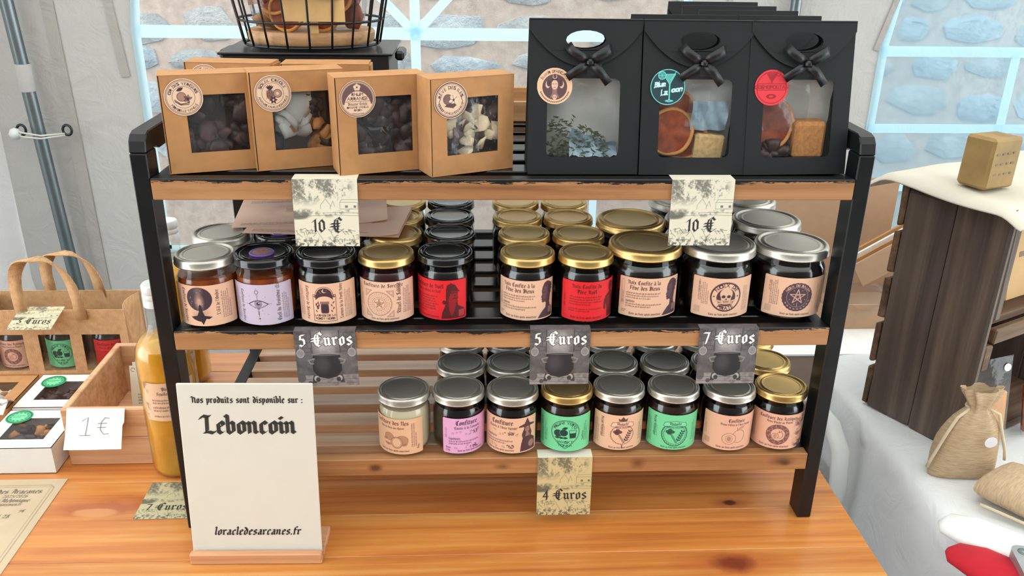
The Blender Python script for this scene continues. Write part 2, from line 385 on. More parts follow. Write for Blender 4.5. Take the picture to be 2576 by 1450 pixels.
# ------------------------------------------------------------------ print: a small raster painter whose result is stored per vertex on the label's own mesh
class Canvas:
    def __init__(s, w, h, cell, bg):
        s.w, s.h = w, h; s.nx = int(round(w / cell)) + 1; s.ny = int(round(h / cell)) + 1
        s.c = w / (s.nx - 1); s.X, s.Y = np.meshgrid(np.linspace(0, w, s.nx), np.linspace(0, h, s.ny))
        s.img = np.empty((s.ny, s.nx, 3)); s.img[:] = bg
    def mask(s): return np.zeros((s.ny, s.nx))
    def win(s, xs, ys, pad):
        i0 = max(0, int((min(xs) - pad) / s.c)); i1 = min(s.nx, int((max(xs) + pad) / s.c) + 2)
        j0 = max(0, int((min(ys) - pad) / s.c)); j1 = min(s.ny, int((max(ys) + pad) / s.c) + 2)
        return (slice(j0, j1), slice(i0, i1)) if i1 > i0 and j1 > j0 else None
    def convex(s, m, pts, grow=0.0, add=False):
        a = sum(pts[i][0] * pts[(i + 1) % len(pts)][1] - pts[(i + 1) % len(pts)][0] * pts[i][1] for i in range(len(pts)))
        if a < 0: pts = pts[::-1]
        w = s.win([p[0] for p in pts], [p[1] for p in pts], s.c + grow)
        if w is None: return
        X, Y = s.X[w], s.Y[w]; d = None
        for i in range(len(pts)):
            (ax, ay), (bx, by) = pts[i], pts[(i + 1) % len(pts)]
            L = math.hypot(bx - ax, by - ay)
            if L < 1e-6: continue
            e = ((bx - ax) * (Y - ay) - (by - ay) * (X - ax)) / L
            d = e if d is None else np.minimum(d, e)
        if d is None: return
        cov = np.clip((d + grow) / s.c + .5, 0, 1)
        m[w] = np.minimum(1, m[w] + cov) if add else np.maximum(m[w], cov)
    def stroke(s, m, pts, width):
        hw = width / 2
        for (ax, ay), (bx, by) in zip(pts[:-1], pts[1:]):
            w = s.win((ax, bx), (ay, by), hw + s.c)
            if w is None: continue
            X, Y = s.X[w], s.Y[w]; dx, dy = bx - ax, by - ay; L2 = dx * dx + dy * dy + 1e-12
            t = np.clip(((X - ax) * dx + (Y - ay) * dy) / L2, 0, 1)
            d = np.hypot(X - ax - t * dx, Y - ay - t * dy)
            m[w] = np.maximum(m[w], np.clip((hw - d) / s.c + .5, 0, 1))
    def fill(s, m, pts):
        w = s.win([p[0] for p in pts], [p[1] for p in pts], s.c)
        if w is None: return
        X, Y = s.X[w], s.Y[w]; acc = np.zeros(X.shape)
        for ox in (-.25, .25):
            for oy in (-.25, .25):
                x = X + ox * s.c; y = Y + oy * s.c; ins = np.zeros(X.shape, bool)
                for i in range(len(pts)):
                    (ax, ay), (bx, by) = pts[i], pts[(i + 1) % len(pts)]
                    if ay == by: continue
                    cr = ((ay > y) != (by > y)) & (x < (bx - ax) * (y - ay) / (by - ay) + ax); ins ^= cr
                acc += ins
        m[w] = np.maximum(m[w], acc / 4)
    def comp(s, m, col, a=1.0): k = (m * a)[..., None]; s.img = s.img * (1 - k) + np.array(col, float) * k
    # convenience
    def P(s, pts, col, a=1.0): m = s.mask(); s.fill(m, pts); s.comp(m, col, a)
    def L(s, pts, width, col, a=1.0): m = s.mask(); s.stroke(m, pts, width); s.comp(m, col, a)
    def ring(s, cx, cy, r, width, col, a=1.0, ry=None):
        ry = ry or r; m = np.clip((width / 2 - np.abs(np.hypot((s.X - cx) / r, (s.Y - cy) / ry) - 1) * min(r, ry)) / s.c + .5, 0, 1); s.comp(m, col, a)
    def disc(s, cx, cy, r, col, a=1.0, ry=None, soft=None):
        ry = ry or r; d = (1 - np.hypot((s.X - cx) / r, (s.Y - cy) / ry)) * min(r, ry); m = np.clip(d / (soft or s.c) + .5, 0, 1); s.comp(m, col, a)
    def text(s, txt, x, y, size, col, align='l', ang=0.0, slant=0.0, nib=.13, a=1.0, outline=None, track=.55):
        nib = nib * .78; st, wd = bl_layout(txt, size, slant, track); off = {'l': 0, 'c': -wd / 2, 'r': -wd}[align]
        ca, sa = math.cos(math.radians(ang)), math.sin(math.radians(ang))
        n = (nib * size * .5 * .82, nib * size * .5 * .57); n = (n[0] * ca - n[1] * sa, n[0] * sa + n[1] * ca)
        def tr(p): u = p[0] + off; return (x + u * ca - p[1] * sa, y + u * sa + p[1] * ca)
        m = s.mask(); mo = s.mask() if outline else None
        for line in st:
            q = [tr(p) for p in line]
            for A, B in zip(q[:-1], q[1:]):
                pts = [(A[0] - n[0], A[1] - n[1]), (A[0] + n[0], A[1] + n[1]), (B[0] + n[0], B[1] + n[1]), (B[0] - n[0], B[1] - n[1])]
                s.convex(m, pts, size * .016)
                if outline: s.convex(mo, pts, size * .016 + outline[0])
        if outline: s.comp(mo, outline[1], .8)
        s.comp(m, col, a); return wd
    def sans(s, txt, x, y, size, col, align='c', ang=0.0, track=.16, slant=0.0, a=1.0, bold=0.0):
        ws = [(_SANS[c][1] if c != ' ' else .35) for c in txt]; tot = sum(ws) + track * (len(txt) - 1)
        u = {'l': 0, 'c': -tot / 2, 'r': -tot}[align]; ca, sa = math.cos(math.radians(ang)), math.sin(math.radians(ang)); m = s.mask()
        for ch, w in zip(txt, ws):
            if ch != ' ':
                for t in _SANS[ch][0]:
                    pts = []
                    for px, py in t: X = (px + u + slant * py) * size; Y = py * size; pts.append((x + X * ca - Y * sa, y + X * sa + Y * ca))
                    s.convex(m, pts, bold * size, add=True)
            u += w + track
        s.comp(m, col, a)
    def arc(s, txt, cx, cy, r, size, mid, col, up=True, track=.16, a=1.0, bold=0.0):
        ws = [(_SANS[c][1] if c != ' ' else .35) for c in txt]; tot = (sum(ws) + track * (len(txt) - 1)) * size; u = -tot / 2; m = s.mask()
        for ch, w in zip(txt, ws):
            ctr = u + w * size / 2; th = math.radians(mid) - ctr / r if up else math.radians(mid) + ctr / r
            if ch != ' ':
                bx, by = cx + r * math.cos(th), cy + r * math.sin(th); rot = th - math.pi / 2 if up else th + math.pi / 2
                ca, sa = math.cos(rot), math.sin(rot)
                for t in _SANS[ch][0]:
                    pts = []
                    for px, py in t: X = (px - w / 2) * size; Y = py * size; pts.append((bx + X * ca - Y * sa, by + X * sa + Y * ca))
                    s.convex(m, pts, bold * size, add=True)
            u += (w + track) * size
        s.comp(m, col, a)
    def fine(s, x, y, w, lines, pitch, col, seed=1, vert=False, a=.75, under=False):
        """unreadably small print: rows of word-length dashes"""
        r = random.Random(seed); m = s.mask()
        for i in range(lines):
            u = 0; end = w * (1 if i < lines - 1 else .7) - r.random() * w * .12
            while u < end:
                l = min(r.uniform(.8, 3.2), end - u)
                v = -i * pitch
                k = 0
                while k < l:
                    hh = pitch * r.choice((.38, .38, .42, .62)); p0, p1 = ((u + k, v), (u + k + .08, v + hh)); k += .42
                    if vert: p0, p1 = (-p0[1], p0[0]), (-p1[1], p1[0]); p0 = (p0[0], p0[1]); 
                    s.stroke(m, [(x + p0[0], y + p0[1]), (x + p1[0], y + p1[1])], .26)
                u += l + .7
        s.comp(m, col, a)

def fbm(nx, ny, cells, octaves=4, seed=0, gain=.5):
    r = np.random.RandomState(seed); out = np.zeros((ny, nx)); amp = 1; tot = 0
    for o in range(octaves):
        g = r.rand(cells + 2, cells + 2); yy = np.linspace(0, cells, ny); xx = np.linspace(0, cells, nx)
        yi = np.minimum(yy.astype(int), cells - 1 if cells > 1 else 0); xi = np.minimum(xx.astype(int), cells - 1 if cells > 1 else 0)
        fy = (yy - yi)[:, None]; fx = (xx - xi)[None]; fy = fy * fy * (3 - 2 * fy); fx = fx * fx * (3 - 2 * fx)
        a = g[np.ix_(yi, xi)]; b = g[np.ix_(yi, xi + 1)]; c = g[np.ix_(yi + 1, xi)]; d = g[np.ix_(yi + 1, xi + 1)]
        out += amp * (a * (1 - fx) * (1 - fy) + b * fx * (1 - fy) + c * (1 - fx) * fy + d * fx * fy); tot += amp; amp *= gain; cells *= 2
    return out / tot

def print_mesh(name, cv, fn, mat='print', keep=None):
    """grid mesh carrying the canvas as a colour attribute; fn(x_mm, y_mm arrays) -> (n,3) points in metres"""
    nx, ny = cv.nx, cv.ny; V = fn(cv.X.ravel(), cv.Y.ravel()).astype(np.float32)
    idx = np.arange(nx * ny).reshape(ny, nx)
    q = np.stack([idx[:-1, :-1], idx[:-1, 1:], idx[1:, 1:], idx[1:, :-1]], -1).reshape(-1, 4)
    if keep is not None:
        k = keep(cv.X, cv.Y); kk = (k[:-1, :-1] & k[:-1, 1:] & k[1:, 1:] & k[1:, :-1]).ravel(); q = q[kk]
    me = bpy.data.meshes.new(name); n = len(q)
    me.vertices.add(nx * ny); me.vertices.foreach_set('co', V.ravel())
    me.loops.add(n * 4); me.loops.foreach_set('vertex_index', q.ravel().astype(np.int32))
    me.polygons.add(n); me.polygons.foreach_set('loop_start', np.arange(0, n * 4, 4, dtype=np.int32))
    me.polygons.foreach_set('use_smooth', np.ones(n, bool))
    at = me.color_attributes.new('print', 'FLOAT_COLOR', 'POINT')
    c = np.clip(cv.img, 0, 255) / 255.0; c = np.where(c <= .04045, c / 12.92, ((c + .055) / 1.055) ** 2.4)
    rgba = np.ones((nx * ny, 4), np.float32); rgba[:, :3] = c.reshape(-1, 3); at.data.foreach_set('color', rgba.ravel())
    me.materials.append(MAT[mat]); me.update(calc_edges=True); me.validate(); return me

def print_flat(name, cv, keep=None, mat='print'):       # lies in local XZ facing -Y, origin at the canvas' lower-left corner
    return print_mesh(name, cv, lambda x, y: np.stack([x * .001, np.zeros_like(x), y * .001], -1), mat, keep)

for nm, rg in (('print', .62), ('print_gloss', .35)):
    t = NT(nm); at = t.add('ShaderNodeAttribute', attribute_name='print'); t.pr(color=at.outputs['Color'], rough=rg); MAT[nm] = t.m
# ------------------------------------------------------------------ printed designs (millimetres on paper, origin lower left)
PEACH, INK, LILAC, RED, PINK, MINT = (233, 190, 160), (66, 42, 52), (199, 189, 212), (226, 26, 36), (226, 172, 216), (116, 218, 160)
LW, LH, CELL = 78.0, 50.0, .33
def blank(bg): return Canvas(LW, LH, CELL, bg)
def keepcool(cv, ink, x=38, y=2.2, s=2.3): cv.text('Tenir au frais apr\u00e8s ouverture', x, y, s, ink, 'c', nib=.16)
def leaf(cv, x, y, l, w, ang, col, a=1.0):
    ca, sa = math.cos(math.radians(ang)), math.sin(math.radians(ang)); pts = []
    for k in range(9): u = k / 8; pts.append((u * l, w * math.sin(math.pi * u)))
    for k in range(7, 0, -1): u = k / 8; pts.append((u * l, -w * math.sin(math.pi * u)))
    cv.P([(x + p * ca - q * sa, y + p * sa + q * ca) for p, q in pts], col, a)
def star_pts(cx, cy, r, rot=90): return [(cx + r * math.cos(math.radians(rot + 144 * k)), cy + r * math.sin(math.radians(rot + 144 * k))) for k in range(6)]
def star(cv, cx, cy, r, col):
    cv.P([(cx + (r if k % 2 == 0 else r * .42) * math.cos(math.radians(90 + 36 * k)), cy + (r if k % 2 == 0 else r * .42) * math.sin(math.radians(90 + 36 * k))) for k in range(10)], col)

def art_ombre():
    cv = blank(PEACH); cv.fine(4, 6, 38, 5, 1.7, INK, 3, True, .6)
    cv.text('Confiture de Sorci\u00e8re', 14.6, 46, 4.2, INK, 'l', -90, nib=.15)
    dk = (58, 42, 56); n = fbm(cv.nx, cv.ny, 7, 4, 5)
    cv.disc(35, 33.5, 14.6, dk, .96)
    cv.disc(35, 44, 4, PEACH, .30, 5, 5); cv.disc(35, 30, 4.0, PEACH, .75, 8, 5)
    m = np.clip(1 - np.abs(cv.X - 36) / 13, 0, 1) * np.clip((26 - cv.Y) / 10, 0, 1) * np.clip((cv.Y - 6) / 8, 0, 1) * n; cv.comp(m, dk, .8)
    for k in range(9): cv.disc(35 + rnd.uniform(-11, 11), 34 + rnd.uniform(-8, 11), .4, PEACH, .9)
    cv.P([(35.5, 27), (37, 25), (37.8, 18), (39.5, 13), (48, 11.2), (44, 8.6), (41, 9.2), (38.6, 4.6), (37, 1.4), (35, 5.4), (31, 6.2), (26.5, 8.2), (23.5, 11), (31, 13), (33.4, 18), (34, 25)], (42, 30, 40))
    cv.text("L'\u0152il de l'Ombre", 57, 13, 3.9, INK, 'l', 90, nib=.16)
    cv.fine(61, 8, 36, 5, 2.4, INK, 5, True, .65); return cv
def art_oeil():
    ik = (56, 48, 58); cv = blank(LILAC); cv.fine(4, 6, 38, 5, 1.7, ik, 13, True, .55)
    cv.text('Confiture de Sorci\u00e8re', 14.6, 43, 4.0, ik, 'l', -90, nib=.14)
    cx, cy = 36, 26
    top = [(cx - 11 + 22 * k / 20, cy + 4.6 * math.sin(math.pi * k / 20)) for k in range(21)]; bot = [(cx - 11 + 22 * k / 20, cy - 4.6 * math.sin(math.pi * k / 20)) for k in range(21)]
    cv.L(top, 1.0, ik); cv.L(bot, .6, ik); cv.ring(cx, cy + .4, 4.0, .5, ik); cv.disc(cx, cy + .4, 3.2, ik, .45); cv.disc(cx, cy + .6, 1.7, ik); cv.disc(cx + .8, cy + 1.4, .6, (245, 245, 250))
    cv.L([(cx - 15, cy), (cx - 11, cy)], .35, ik); cv.L([(cx + 11, cy), (cx + 15, cy)], .35, ik)
    cv.ring(cx - 1, cy + 15, 2.1, .5, ik); cv.L([(cx - 1, cy + 12.6), (cx - .4, cy + 5)], .4, ik); cv.L([(cx - 1, cy + 18.2), (cx - 1, cy + 19.5)], .4, ik)
    cv.P([(cx - 2, cy - 5), (cx + 2, cy - 5), (cx, cy - 8)], ik, .5); cv.L([(cx, cy - 8), (cx + .3, cy - 16)], .4, ik); cv.L([(cx, cy - 9), (cx, cy - 13)], 1.0, ik)
    cv.disc(cx + .4, cy - 18, .9, ik); cv.disc(cx + .5, cy - 21, .4, ik)
    for k in range(26): cv.disc(cx + rnd.uniform(-11, 11), cy + rnd.uniform(-15, 14), rnd.choice((.25, .4)), ik, .6)
    cv.text('\u00c9veil du Troisi\u00e8me \u0152il'.replace('\u00c9', 'E'), 61, 4, 4.4, ik, 'l', 90, nib=.17); cv.fine(65, 5, 36, 4, 2.2, ik, 15, True, .6); return cv
def art_larmes():
    cv = blank(PEACH); cv.fine(3, 8, 36, 5, 1.7, INK, 21, True, .55)
    cv.text('Confiture de Sorci\u00e8re', 13.6, 46, 4.2, INK, 'l', -90, nib=.15)
    x0, x1 = 23, 49
    fr = [(x0, 3), (x1, 3), (x1, 36)] + ell(36, 36, 10, 10, 14, 0, 180) + [(x0, 36), (x0, 3)]
    cv.L(fr, .55, INK); cv.P([(x0 + 3, 30), (x0 + 3, 36)] + ell(36, 36, 9, 8.6, 14, 180, 0) + [(x1 - 3, 30)], (70, 46, 56))
    cv.disc(36, 25, 11, PEACH, 1, 9.5); cv.disc(36, 41, 2.3, PEACH); cv.disc(37, 41.5, 1.9, (70, 46, 56))
    for k in range(8): cv.disc(36 + rnd.uniform(-7, 7), 38 + rnd.uniform(0, 4), .3, PEACH)
    for sx, s_ in ((27.5, 1), (45, -1)):
        for a in (30, 80, 130, 170): leaf(cv, sx, 33, 4.5, .9, a if s_ > 0 else 180 - a, INK, .7)
        for j in range(4): leaf(cv, sx, 14 + j * 3.6, 4, .8, 55 if j % 2 else 120, INK, .75)
    for k in range(10): cv.disc(28 + rnd.uniform(-2, 2), 22 + rnd.uniform(-3, 3), .9, INK, .8)
    cv.P(rrect(31.8, 13, 40.6, 25, 2), (64, 40, 52)); cv.P(rrect(31, 24.5, 41.4, 28, 1), INK, .55); cv.ring(36.2, 19, 5.4, .4, PEACH, .3)
    cv.sans('LARMES DE LA', 36, 9.2, 2.5, INK); cv.sans('FOR\u00caT NOIRE', 36, 5.2, 2.5, INK)
    cv.text('Larmes de la For\u00eat Noire', 57, 5, 3.7, INK, 'l', 90, nib=.17); cv.fine(61, 5, 37, 5, 2.2, INK, 25, True, .6); return cv
def art_sabbat():
    cv = blank((231, 191, 164)); li = (150, 112, 96); cv.fine(4, 18, 26, 3, 2.2, INK, 31, True, .5)
    cv.text('Confiture de Sorci\u00e8re', 35, 43.2, 4.4, INK, 'c', nib=.17, track=1.0)
    cx, cy = 31, 22.5
    for r in (15, 14.2, 8.2, 6.4): cv.ring(cx, cy, r, .45, li)
    for k in range(12): a = math.radians(30 * k + 12); cv.L([(cx + 8.2 * math.cos(a), cy + 8.2 * math.sin(a)), (cx + 14.2 * math.cos(a), cy + 14.2 * math.sin(a))], .35, li)
    for k in range(12):
        a = 30 * k + 27
        for rr in (10.2, 12.2): cv.L(ell(cx, cy, rr, rr, 5, a - 7, a + 7), .45, li, .8)
    cv.L(star_pts(cx, cy, 5.6), .8, li); star(cv, cx, cy, 2.2, li)
    for sx in (-1, 1):
        for sy in (-1, 1):
            t = [(cx + sx * 17, cy + sy * 16.5), (cx + sx * 8.5, cy + sy * 16.5), (cx + sx * 17, cy + sy * 8)]; cv.P(t, li, .35); cv.L(t + t[:1], .4, li); cv.disc(cx + sx * 14.3, cy + sy * 14, 1.1, PEACH)
    cv.text('Rituel de Sabbat', 56.5, 10, 5.0, INK, 'l', 90, nib=.17); cv.fine(61, 9, 34, 5, 2.3, INK, 33, True, .65); keepcool(cv, INK, 37, 2.4); return cv
def bearded_man(cv, x, col, a=1.0):
    P_ = lambda L: [(x + p, q) for p, q in L]
    cv.P(P_([(4, 44), (9, 46.5), (14, 44), (17, 38), (19.5, 35.5), (17, 34.6), (16.6, 30), (17.6, 28), (16.4, 26), (17, 18), (25, 13), (27, 8), (27, 1.5), (-3, 1.5), (-1.5, 10), (1, 16), (3, 22), (2.6, 30), (3, 38)]), col, a)
    cv.P(P_([(8, 33), (15.5, 33.6), (16, 27), (13, 12), (9.5, 4), (6.5, 12), (5.5, 26)]), (200, 22, 32), .55)
    cv.P(P_([(9, 34), (17, 34.6), (18.6, 35.8), (9.4, 37)]), (150, 20, 28), .6)
    cv.disc(x + 13.2, 30.6, .8, (40, 10, 14)); cv.L(P_([(10.5, 26.6), (13, 27.4), (16, 26.4)]), 1.0, (60, 12, 16))
    cv.disc(x + 1, 22.5, 2.6, col, a)
def art_noel():
    ik = (70, 8, 14); cv = blank(RED)
    cv.text('Confiture de No\u00ebl', 29, 40, 5.0, ik, 'c', nib=.19); cv.text('Clous & \u00e9pices de No\u00ebl'.replace('&', 'et'), 29, 34.6, 3.2, ik, 'c', nib=.16)
    cv.fine(6, 28.6, 38, 7, 3.2, ik, 41, False, .75); keepcool(cv, ik, 27, 2.6); bearded_man(cv, 49.5, (74, 10, 18), .93)
    cv.P([(67.5, 3), (75, 3), (75, 11.5), (67.5, 11.5)], (206, 60, 66), .8); return cv
def woman(cv, x, col, a=1.0):
    P_ = lambda L: [(x + p, q) for p, q in L]
    cv.P(P_([(6, 46), (9.5, 47.6), (13.5, 46.6), (16.5, 44), (18.5, 45), (17.6, 41.6), (19.6, 41), (17.8, 38.4), (19, 36.6), (17, 35), (17.6, 31.6), (16.2, 30.6), (15.6, 26), (14.8, 20), (16, 15), (20, 12.4), (20, 1.4), (-2.5, 1.4), (1, 7), (5, 11.5), (8.2, 14), (8.6, 20), (6.6, 21.6), (4.4, 20.6), (2.6, 22), (2.8, 24), (1.8, 25.2), (2.6, 26.4), (1.4, 28.4), (2.8, 31.4), (2.2, 36), (3.2, 41)]), col, a)
    cv.P(P_([(5.2, 40), (10, 41), (11, 34), (9.6, 27), (6, 24), (4, 26), (3.4, 33)]), (128, 92, 92), .35); cv.L(P_([(3.6, 33.6), (6.4, 33.8)]), .7, (30, 18, 24)); cv.L(P_([(3.2, 25.4), (5.2, 25.2)]), .6, (40, 20, 26))
def art_feve():
    cv = blank(PEACH); cv.text('Noix Confite \u00e0 la', 30, 41.5, 4.9, INK, 'c', nib=.17); cv.text('F\u00e8ve des Dieux', 31, 34.8, 5.2, INK, 'c', nib=.18)
    cv.fine(9, 29.6, 42, 3, 3.0, INK, 51, False, .75); cv.L([(8.6, 18.6), (19, 18.6)], .25, INK); cv.text('Ingr\u00e9dients:', 9, 19.2, 2.0, INK, nib=.16); cv.fine(9, 15.6, 47, 2, 3.0, INK, 53, False, .75)
    cv.text('Tenir au frais apr\u00e8s ouverture', 33, 2.8, 2.7, INK, 'c', nib=.16); cv.fine(4, 7, 7, 2, 2.0, INK, 55, False, .7)
    cv.L(rrect(3, 14, 6.4, 46, 1.4) , .25, INK, .5); cv.text('DDM 06/2027', 5.8, 16, 2.4, INK, 'l', 90, nib=.12, a=.7)
    woman(cv, 56.5, (76, 52, 62)); cv.P([(69, 6), (75.5, 6), (75.5, 14), (69, 14)], (176, 140, 128), .7); return cv
def art_pere():
    ik = (72, 6, 12); cv = blank(RED); cv.text('Noix Confite du', 33, 41.6, 4.9, ik, 'c', nib=.18); cv.text('P\u00e8re No\u00ebl', 33, 34.6, 5.2, ik, 'c', nib=.2)
    cv.fine(12, 29.6, 42, 4, 3.1, ik, 61, False, .8); cv.fine(11, 14.6, 43, 2, 2.7, ik, 63, False, .7); cv.text('Tenir au frais apr\u00e8s ouverture', 33, 3, 2.7, ik, 'c', nib=.17)
    cv.text('DDM 06/2027', 6, 16, 2.6, ik, 'l', 90, nib=.14, a=.8)
    P_ = lambda L: [(55.5 + p, q) for p, q in L]
    cv.P(P_([(8, 46), (11.6, 47.4), (14.6, 44.6), (18, 44), (16.4, 40), (14.6, 37), (14.8, 33), (20, 30), (22, 22), (22, 1.6), (6, 1.6), (5.4, 12), (3.6, 21), (2.6, 12), (-.6, 14), (-.6, 22), (2, 29.6), (8.4, 33), (8.6, 36), (6.8, 38), (7, 43)]), (84, 8, 16), .93)
    cv.P(P_([(6, 28), (12, 30), (13, 20), (10, 8), (7, 14)]), (160, 20, 30), .45); return cv
def art_pirate():
    cv = blank(PEACH); cx, cy = 41, 26.5
    for x, sd in ((9, 71), (13.4, 73)): cv.fine(x, 16 if x > 10 else 20, 28, 2 if x < 10 else 4, 2.2, INK, sd, True, .6)
    cv.text('DDM 07/2027', 7.6, 44, 2.2, INK, 'l', -90, nib=.12, a=.7)
    cv.ring(cx, cy, 18.6, .5, INK); cv.ring(cx, cy, 17.6, 1.3, INK)
    cv.arc('NOIX DE', cx, cy, 12.7, 4.4, 90, INK, True, .2, bold=.02); cv.arc('PIRATE', cx, cy, 16.4, 4.4, -90, INK, False, .2, bold=.02); star(cv, cx - 14.4, cy + .5, 1.5, INK); star(cv, cx + 14.4, cy + .5, 1.5, INK)
    dk = (70, 46, 54); cv.disc(cx, cy - .3, 11.4, dk, .95); cv.P([(cx - 12, cy - 5.6), (cx + 9, cy - 9.6), (cx + 10, cy - 7.6), (cx - 11, cy - 3.2)], (205, 165, 140)); cv.P([(cx + 12, cy - 5.6), (cx - 9, cy - 9.6), (cx - 10, cy - 7.6), (cx + 11, cy - 3.2)], (205, 165, 140))
    cv.disc(cx, cy + 4, 7.6, (226, 186, 158), 1, 7.2); cv.P([(cx - 6.6, cy + 1), (cx + 6.6, cy + 1), (cx + 5.6, cy - 4), (cx + 3.8, cy - 9.2), (cx - 3.8, cy - 9.2), (cx - 5.6, cy - 4)], (220, 180, 152))
    for s_ in (-1, 1): cv.disc(cx + s_ * 3.2, cy + .6, 2.3, dk, 1, 1.9)
    cv.P([(cx, cy - 1), (cx + 1.2, cy - 3.6), (cx - 1.2, cy - 3.6)], dk)
    for k in range(-3, 4): cv.L([(cx + k * 1.0, cy - 5.2), (cx + k * .9, cy - 7.6)], .35, dk)
    cv.L([(cx - 4, cy - 5), (cx + 4, cy - 5)], .4, dk); keepcool(cv, INK, 40, 2.6, 2.5); cv.P(rrect(4, 4, 11.5, 12, .5), (190, 150, 130), .55)
    cv.fine(65, 7, 34, 4, 2.4, INK, 75, True, .5); return cv
def art_salem():
    cv = blank(PEACH); cx, cy = 41, 26; dk = (74, 54, 66)
    cv.text('DDM 06/2027', 6.6, 44, 2.2, INK, 'l', -90, nib=.12, a=.7); cv.fine(10, 14, 32, 5, 2.2, INK, 81, True, .65)
    cv.P([(cx + (18 + .5 * (k % 2)) * math.cos(math.radians(7.5 * k)), cy + (18 + .5 * (k % 2)) * math.sin(math.radians(7.5 * k))) for k in range(48)], dk, .97)
    cv.ring(cx, cy, 12.6, .5, (205, 170, 150), .8); cv.arc('NOIX DE SALEM', cx, cy, 13.8, 2.7, 90, PEACH, True, .22)
    cv.L(star_pts(cx, cy + .5, 9.4), .95, (214, 178, 156)); cv.ring(cx, cy + .5, 2.0, .5, (214, 178, 156)); cv.L([(cx, cy - 7), (cx, cy - 12)], .8, (214, 178, 156), .7)
    for k in range(9): a = 205 + k * 16; leaf(cv, cx + 15 * math.cos(math.radians(a)), cy + 15 * math.sin(math.radians(a)), 3.4, .9, a + 80, (205, 170, 150), .7)
    for a in (60, 120, 200, 340, 250): cv.disc(cx + 9.6 * math.cos(math.radians(a)), cy + 9.6 * math.sin(math.radians(a)), .5, (214, 178, 156))
    keepcool(cv, INK, 41, 2.6, 2.5); cv.P(rrect(4, 4, 12, 12.4, .5), (190, 150, 130), .55); cv.P([(69, 4), (76, 4), (76, 44), (73, 44)], (160, 118, 100), .35); cv.fine(68, 8, 34, 3, 2.4, INK, 85, True, .4); return cv
def art_iles():
    cv = blank((229, 186, 150)); cv.text('Confiture des Iles', 36, 41.5, 5.6, INK, 'c', nib=.17); cv.text('Noix de Coco aux \u00c9pices'.replace('\u00c9', 'E'), 38, 36, 2.8, INK, 'c', nib=.16)
    br = (150, 104, 80)
    for x, y, r in ((34, 24, 6.2), (51, 20, 7.5)): cv.disc(x, y, r, br, .55, r * .9); cv.ring(x, y, r, .4, INK, .6, r * .9)
    cv.disc(44, 16.6, 7.4, (206, 160, 128), 1, 8.2); cv.ring(44, 16.6, 7.4, .5, INK, .8, 8.2); cv.ring(44, 16.6, 5.6, .35, INK, .6, 6.4); cv.disc(44, 16.6, 5.4, (228, 190, 156), 1, 6.2)
    for x, y, a in ((28, 19, 20), (30, 15, -20), (33, 12.6, 10), (54, 12, 25)): leaf(cv, x - 3, y, 8, 1.9, a, br, .6)
    keepcool(cv, INK, 40, 3.4, 2.7); cv.fine(64, 10, 34, 3, 2.6, INK, 91, True, .7); cv.text('Poids', 72, 6, 2.4, INK, 'l', 80, nib=.15); return cv
def fruits(cv, y, ink, seed):
    r = random.Random(seed)
    for k in range(9): cv.ring(r.uniform(12, 50), y + r.uniform(-2.6, 2.6), r.uniform(.6, 1.2), .3, ink, .8)
    for k in range(3): leaf(cv, r.uniform(30, 46), y + r.uniform(-2, 2), 3, .8, r.uniform(0, 180), ink, .7)
    for k in range(12): cv.disc(42 + r.uniform(-3, 3), y + r.uniform(-2.5, 2.5), .8, ink, .55)
def art_lavande():
    ik = (58, 40, 62); cv = blank(PINK); cv.text('Confiture', 31, 40.6, 6.4, ik, 'c', nib=.2); cv.text('Cassis \u00e0 la Lavande', 32, 34.8, 3.6, ik, 'c', nib=.16)
    fruits(cv, 29, ik, 5); cv.text('Ingr\u00e9dients:', 8, 20.4, 2.6, ik, nib=.15); cv.L([(8, 19.8), (23, 19.8)], .25, ik); cv.fine(8, 16.4, 42, 2, 3.2, ik, 101, False, .8)
    fruits(cv, 9, ik, 9); cv.text('Poids', 4, 7, 2.5, ik, nib=.15); cv.text('220g', 4, 3.4, 2.5, ik, nib=.13); keepcool(cv, ik, 36, 2.8, 2.4)
    n = fbm(cv.nx, cv.ny, 9, 4, 3); m = np.clip((cv.X - 56) / 10, 0, 1) * np.clip(n * 2.6 - .9, 0, 1); cv.comp(m, (120, 84, 132), .7); cv.text('DDM 07/2027', 5.4, 22, 2.2, ik, 'l', 90, nib=.12, a=.6); return cv
def witch(cv, x, col):
    P_ = lambda L: [(x + p, q) for p, q in L]
    cv.P(P_([(8.8, 49), (12.4, 41), (20, 38.6), (21, 36.6), (13, 36.8), (13.6, 33), (16, 27), (15, 22), (21, 17), (22, 1.4), (-.6, 1.4), (.6, 12), (2.6, 20), (1.4, 26), (4.4, 34), (4.4, 36.6), (-3, 36.4), (-2, 38.4), (5, 41)]), col, .94)
    cv.disc(x + 9, 32.6, 3.3, (190, 142, 120), .75, 4.2); cv.P(P_([(7.4, 28.6), (10.6, 28.6), (13.4, 22.6), (6, 22.6)]), (186, 138, 116), .7); cv.L(P_([(7.4, 33.2), (8.6, 33.2)]), .5, INK); cv.L(P_([(9.6, 33.2), (10.8, 33.2)]), .5, INK); cv.L(P_([(8, 30.4), (10, 30.4)]), .5, (120, 50, 56))
    cv.disc(x + 15.5, 10.4, 4.6, (196, 148, 124), .7, 5)
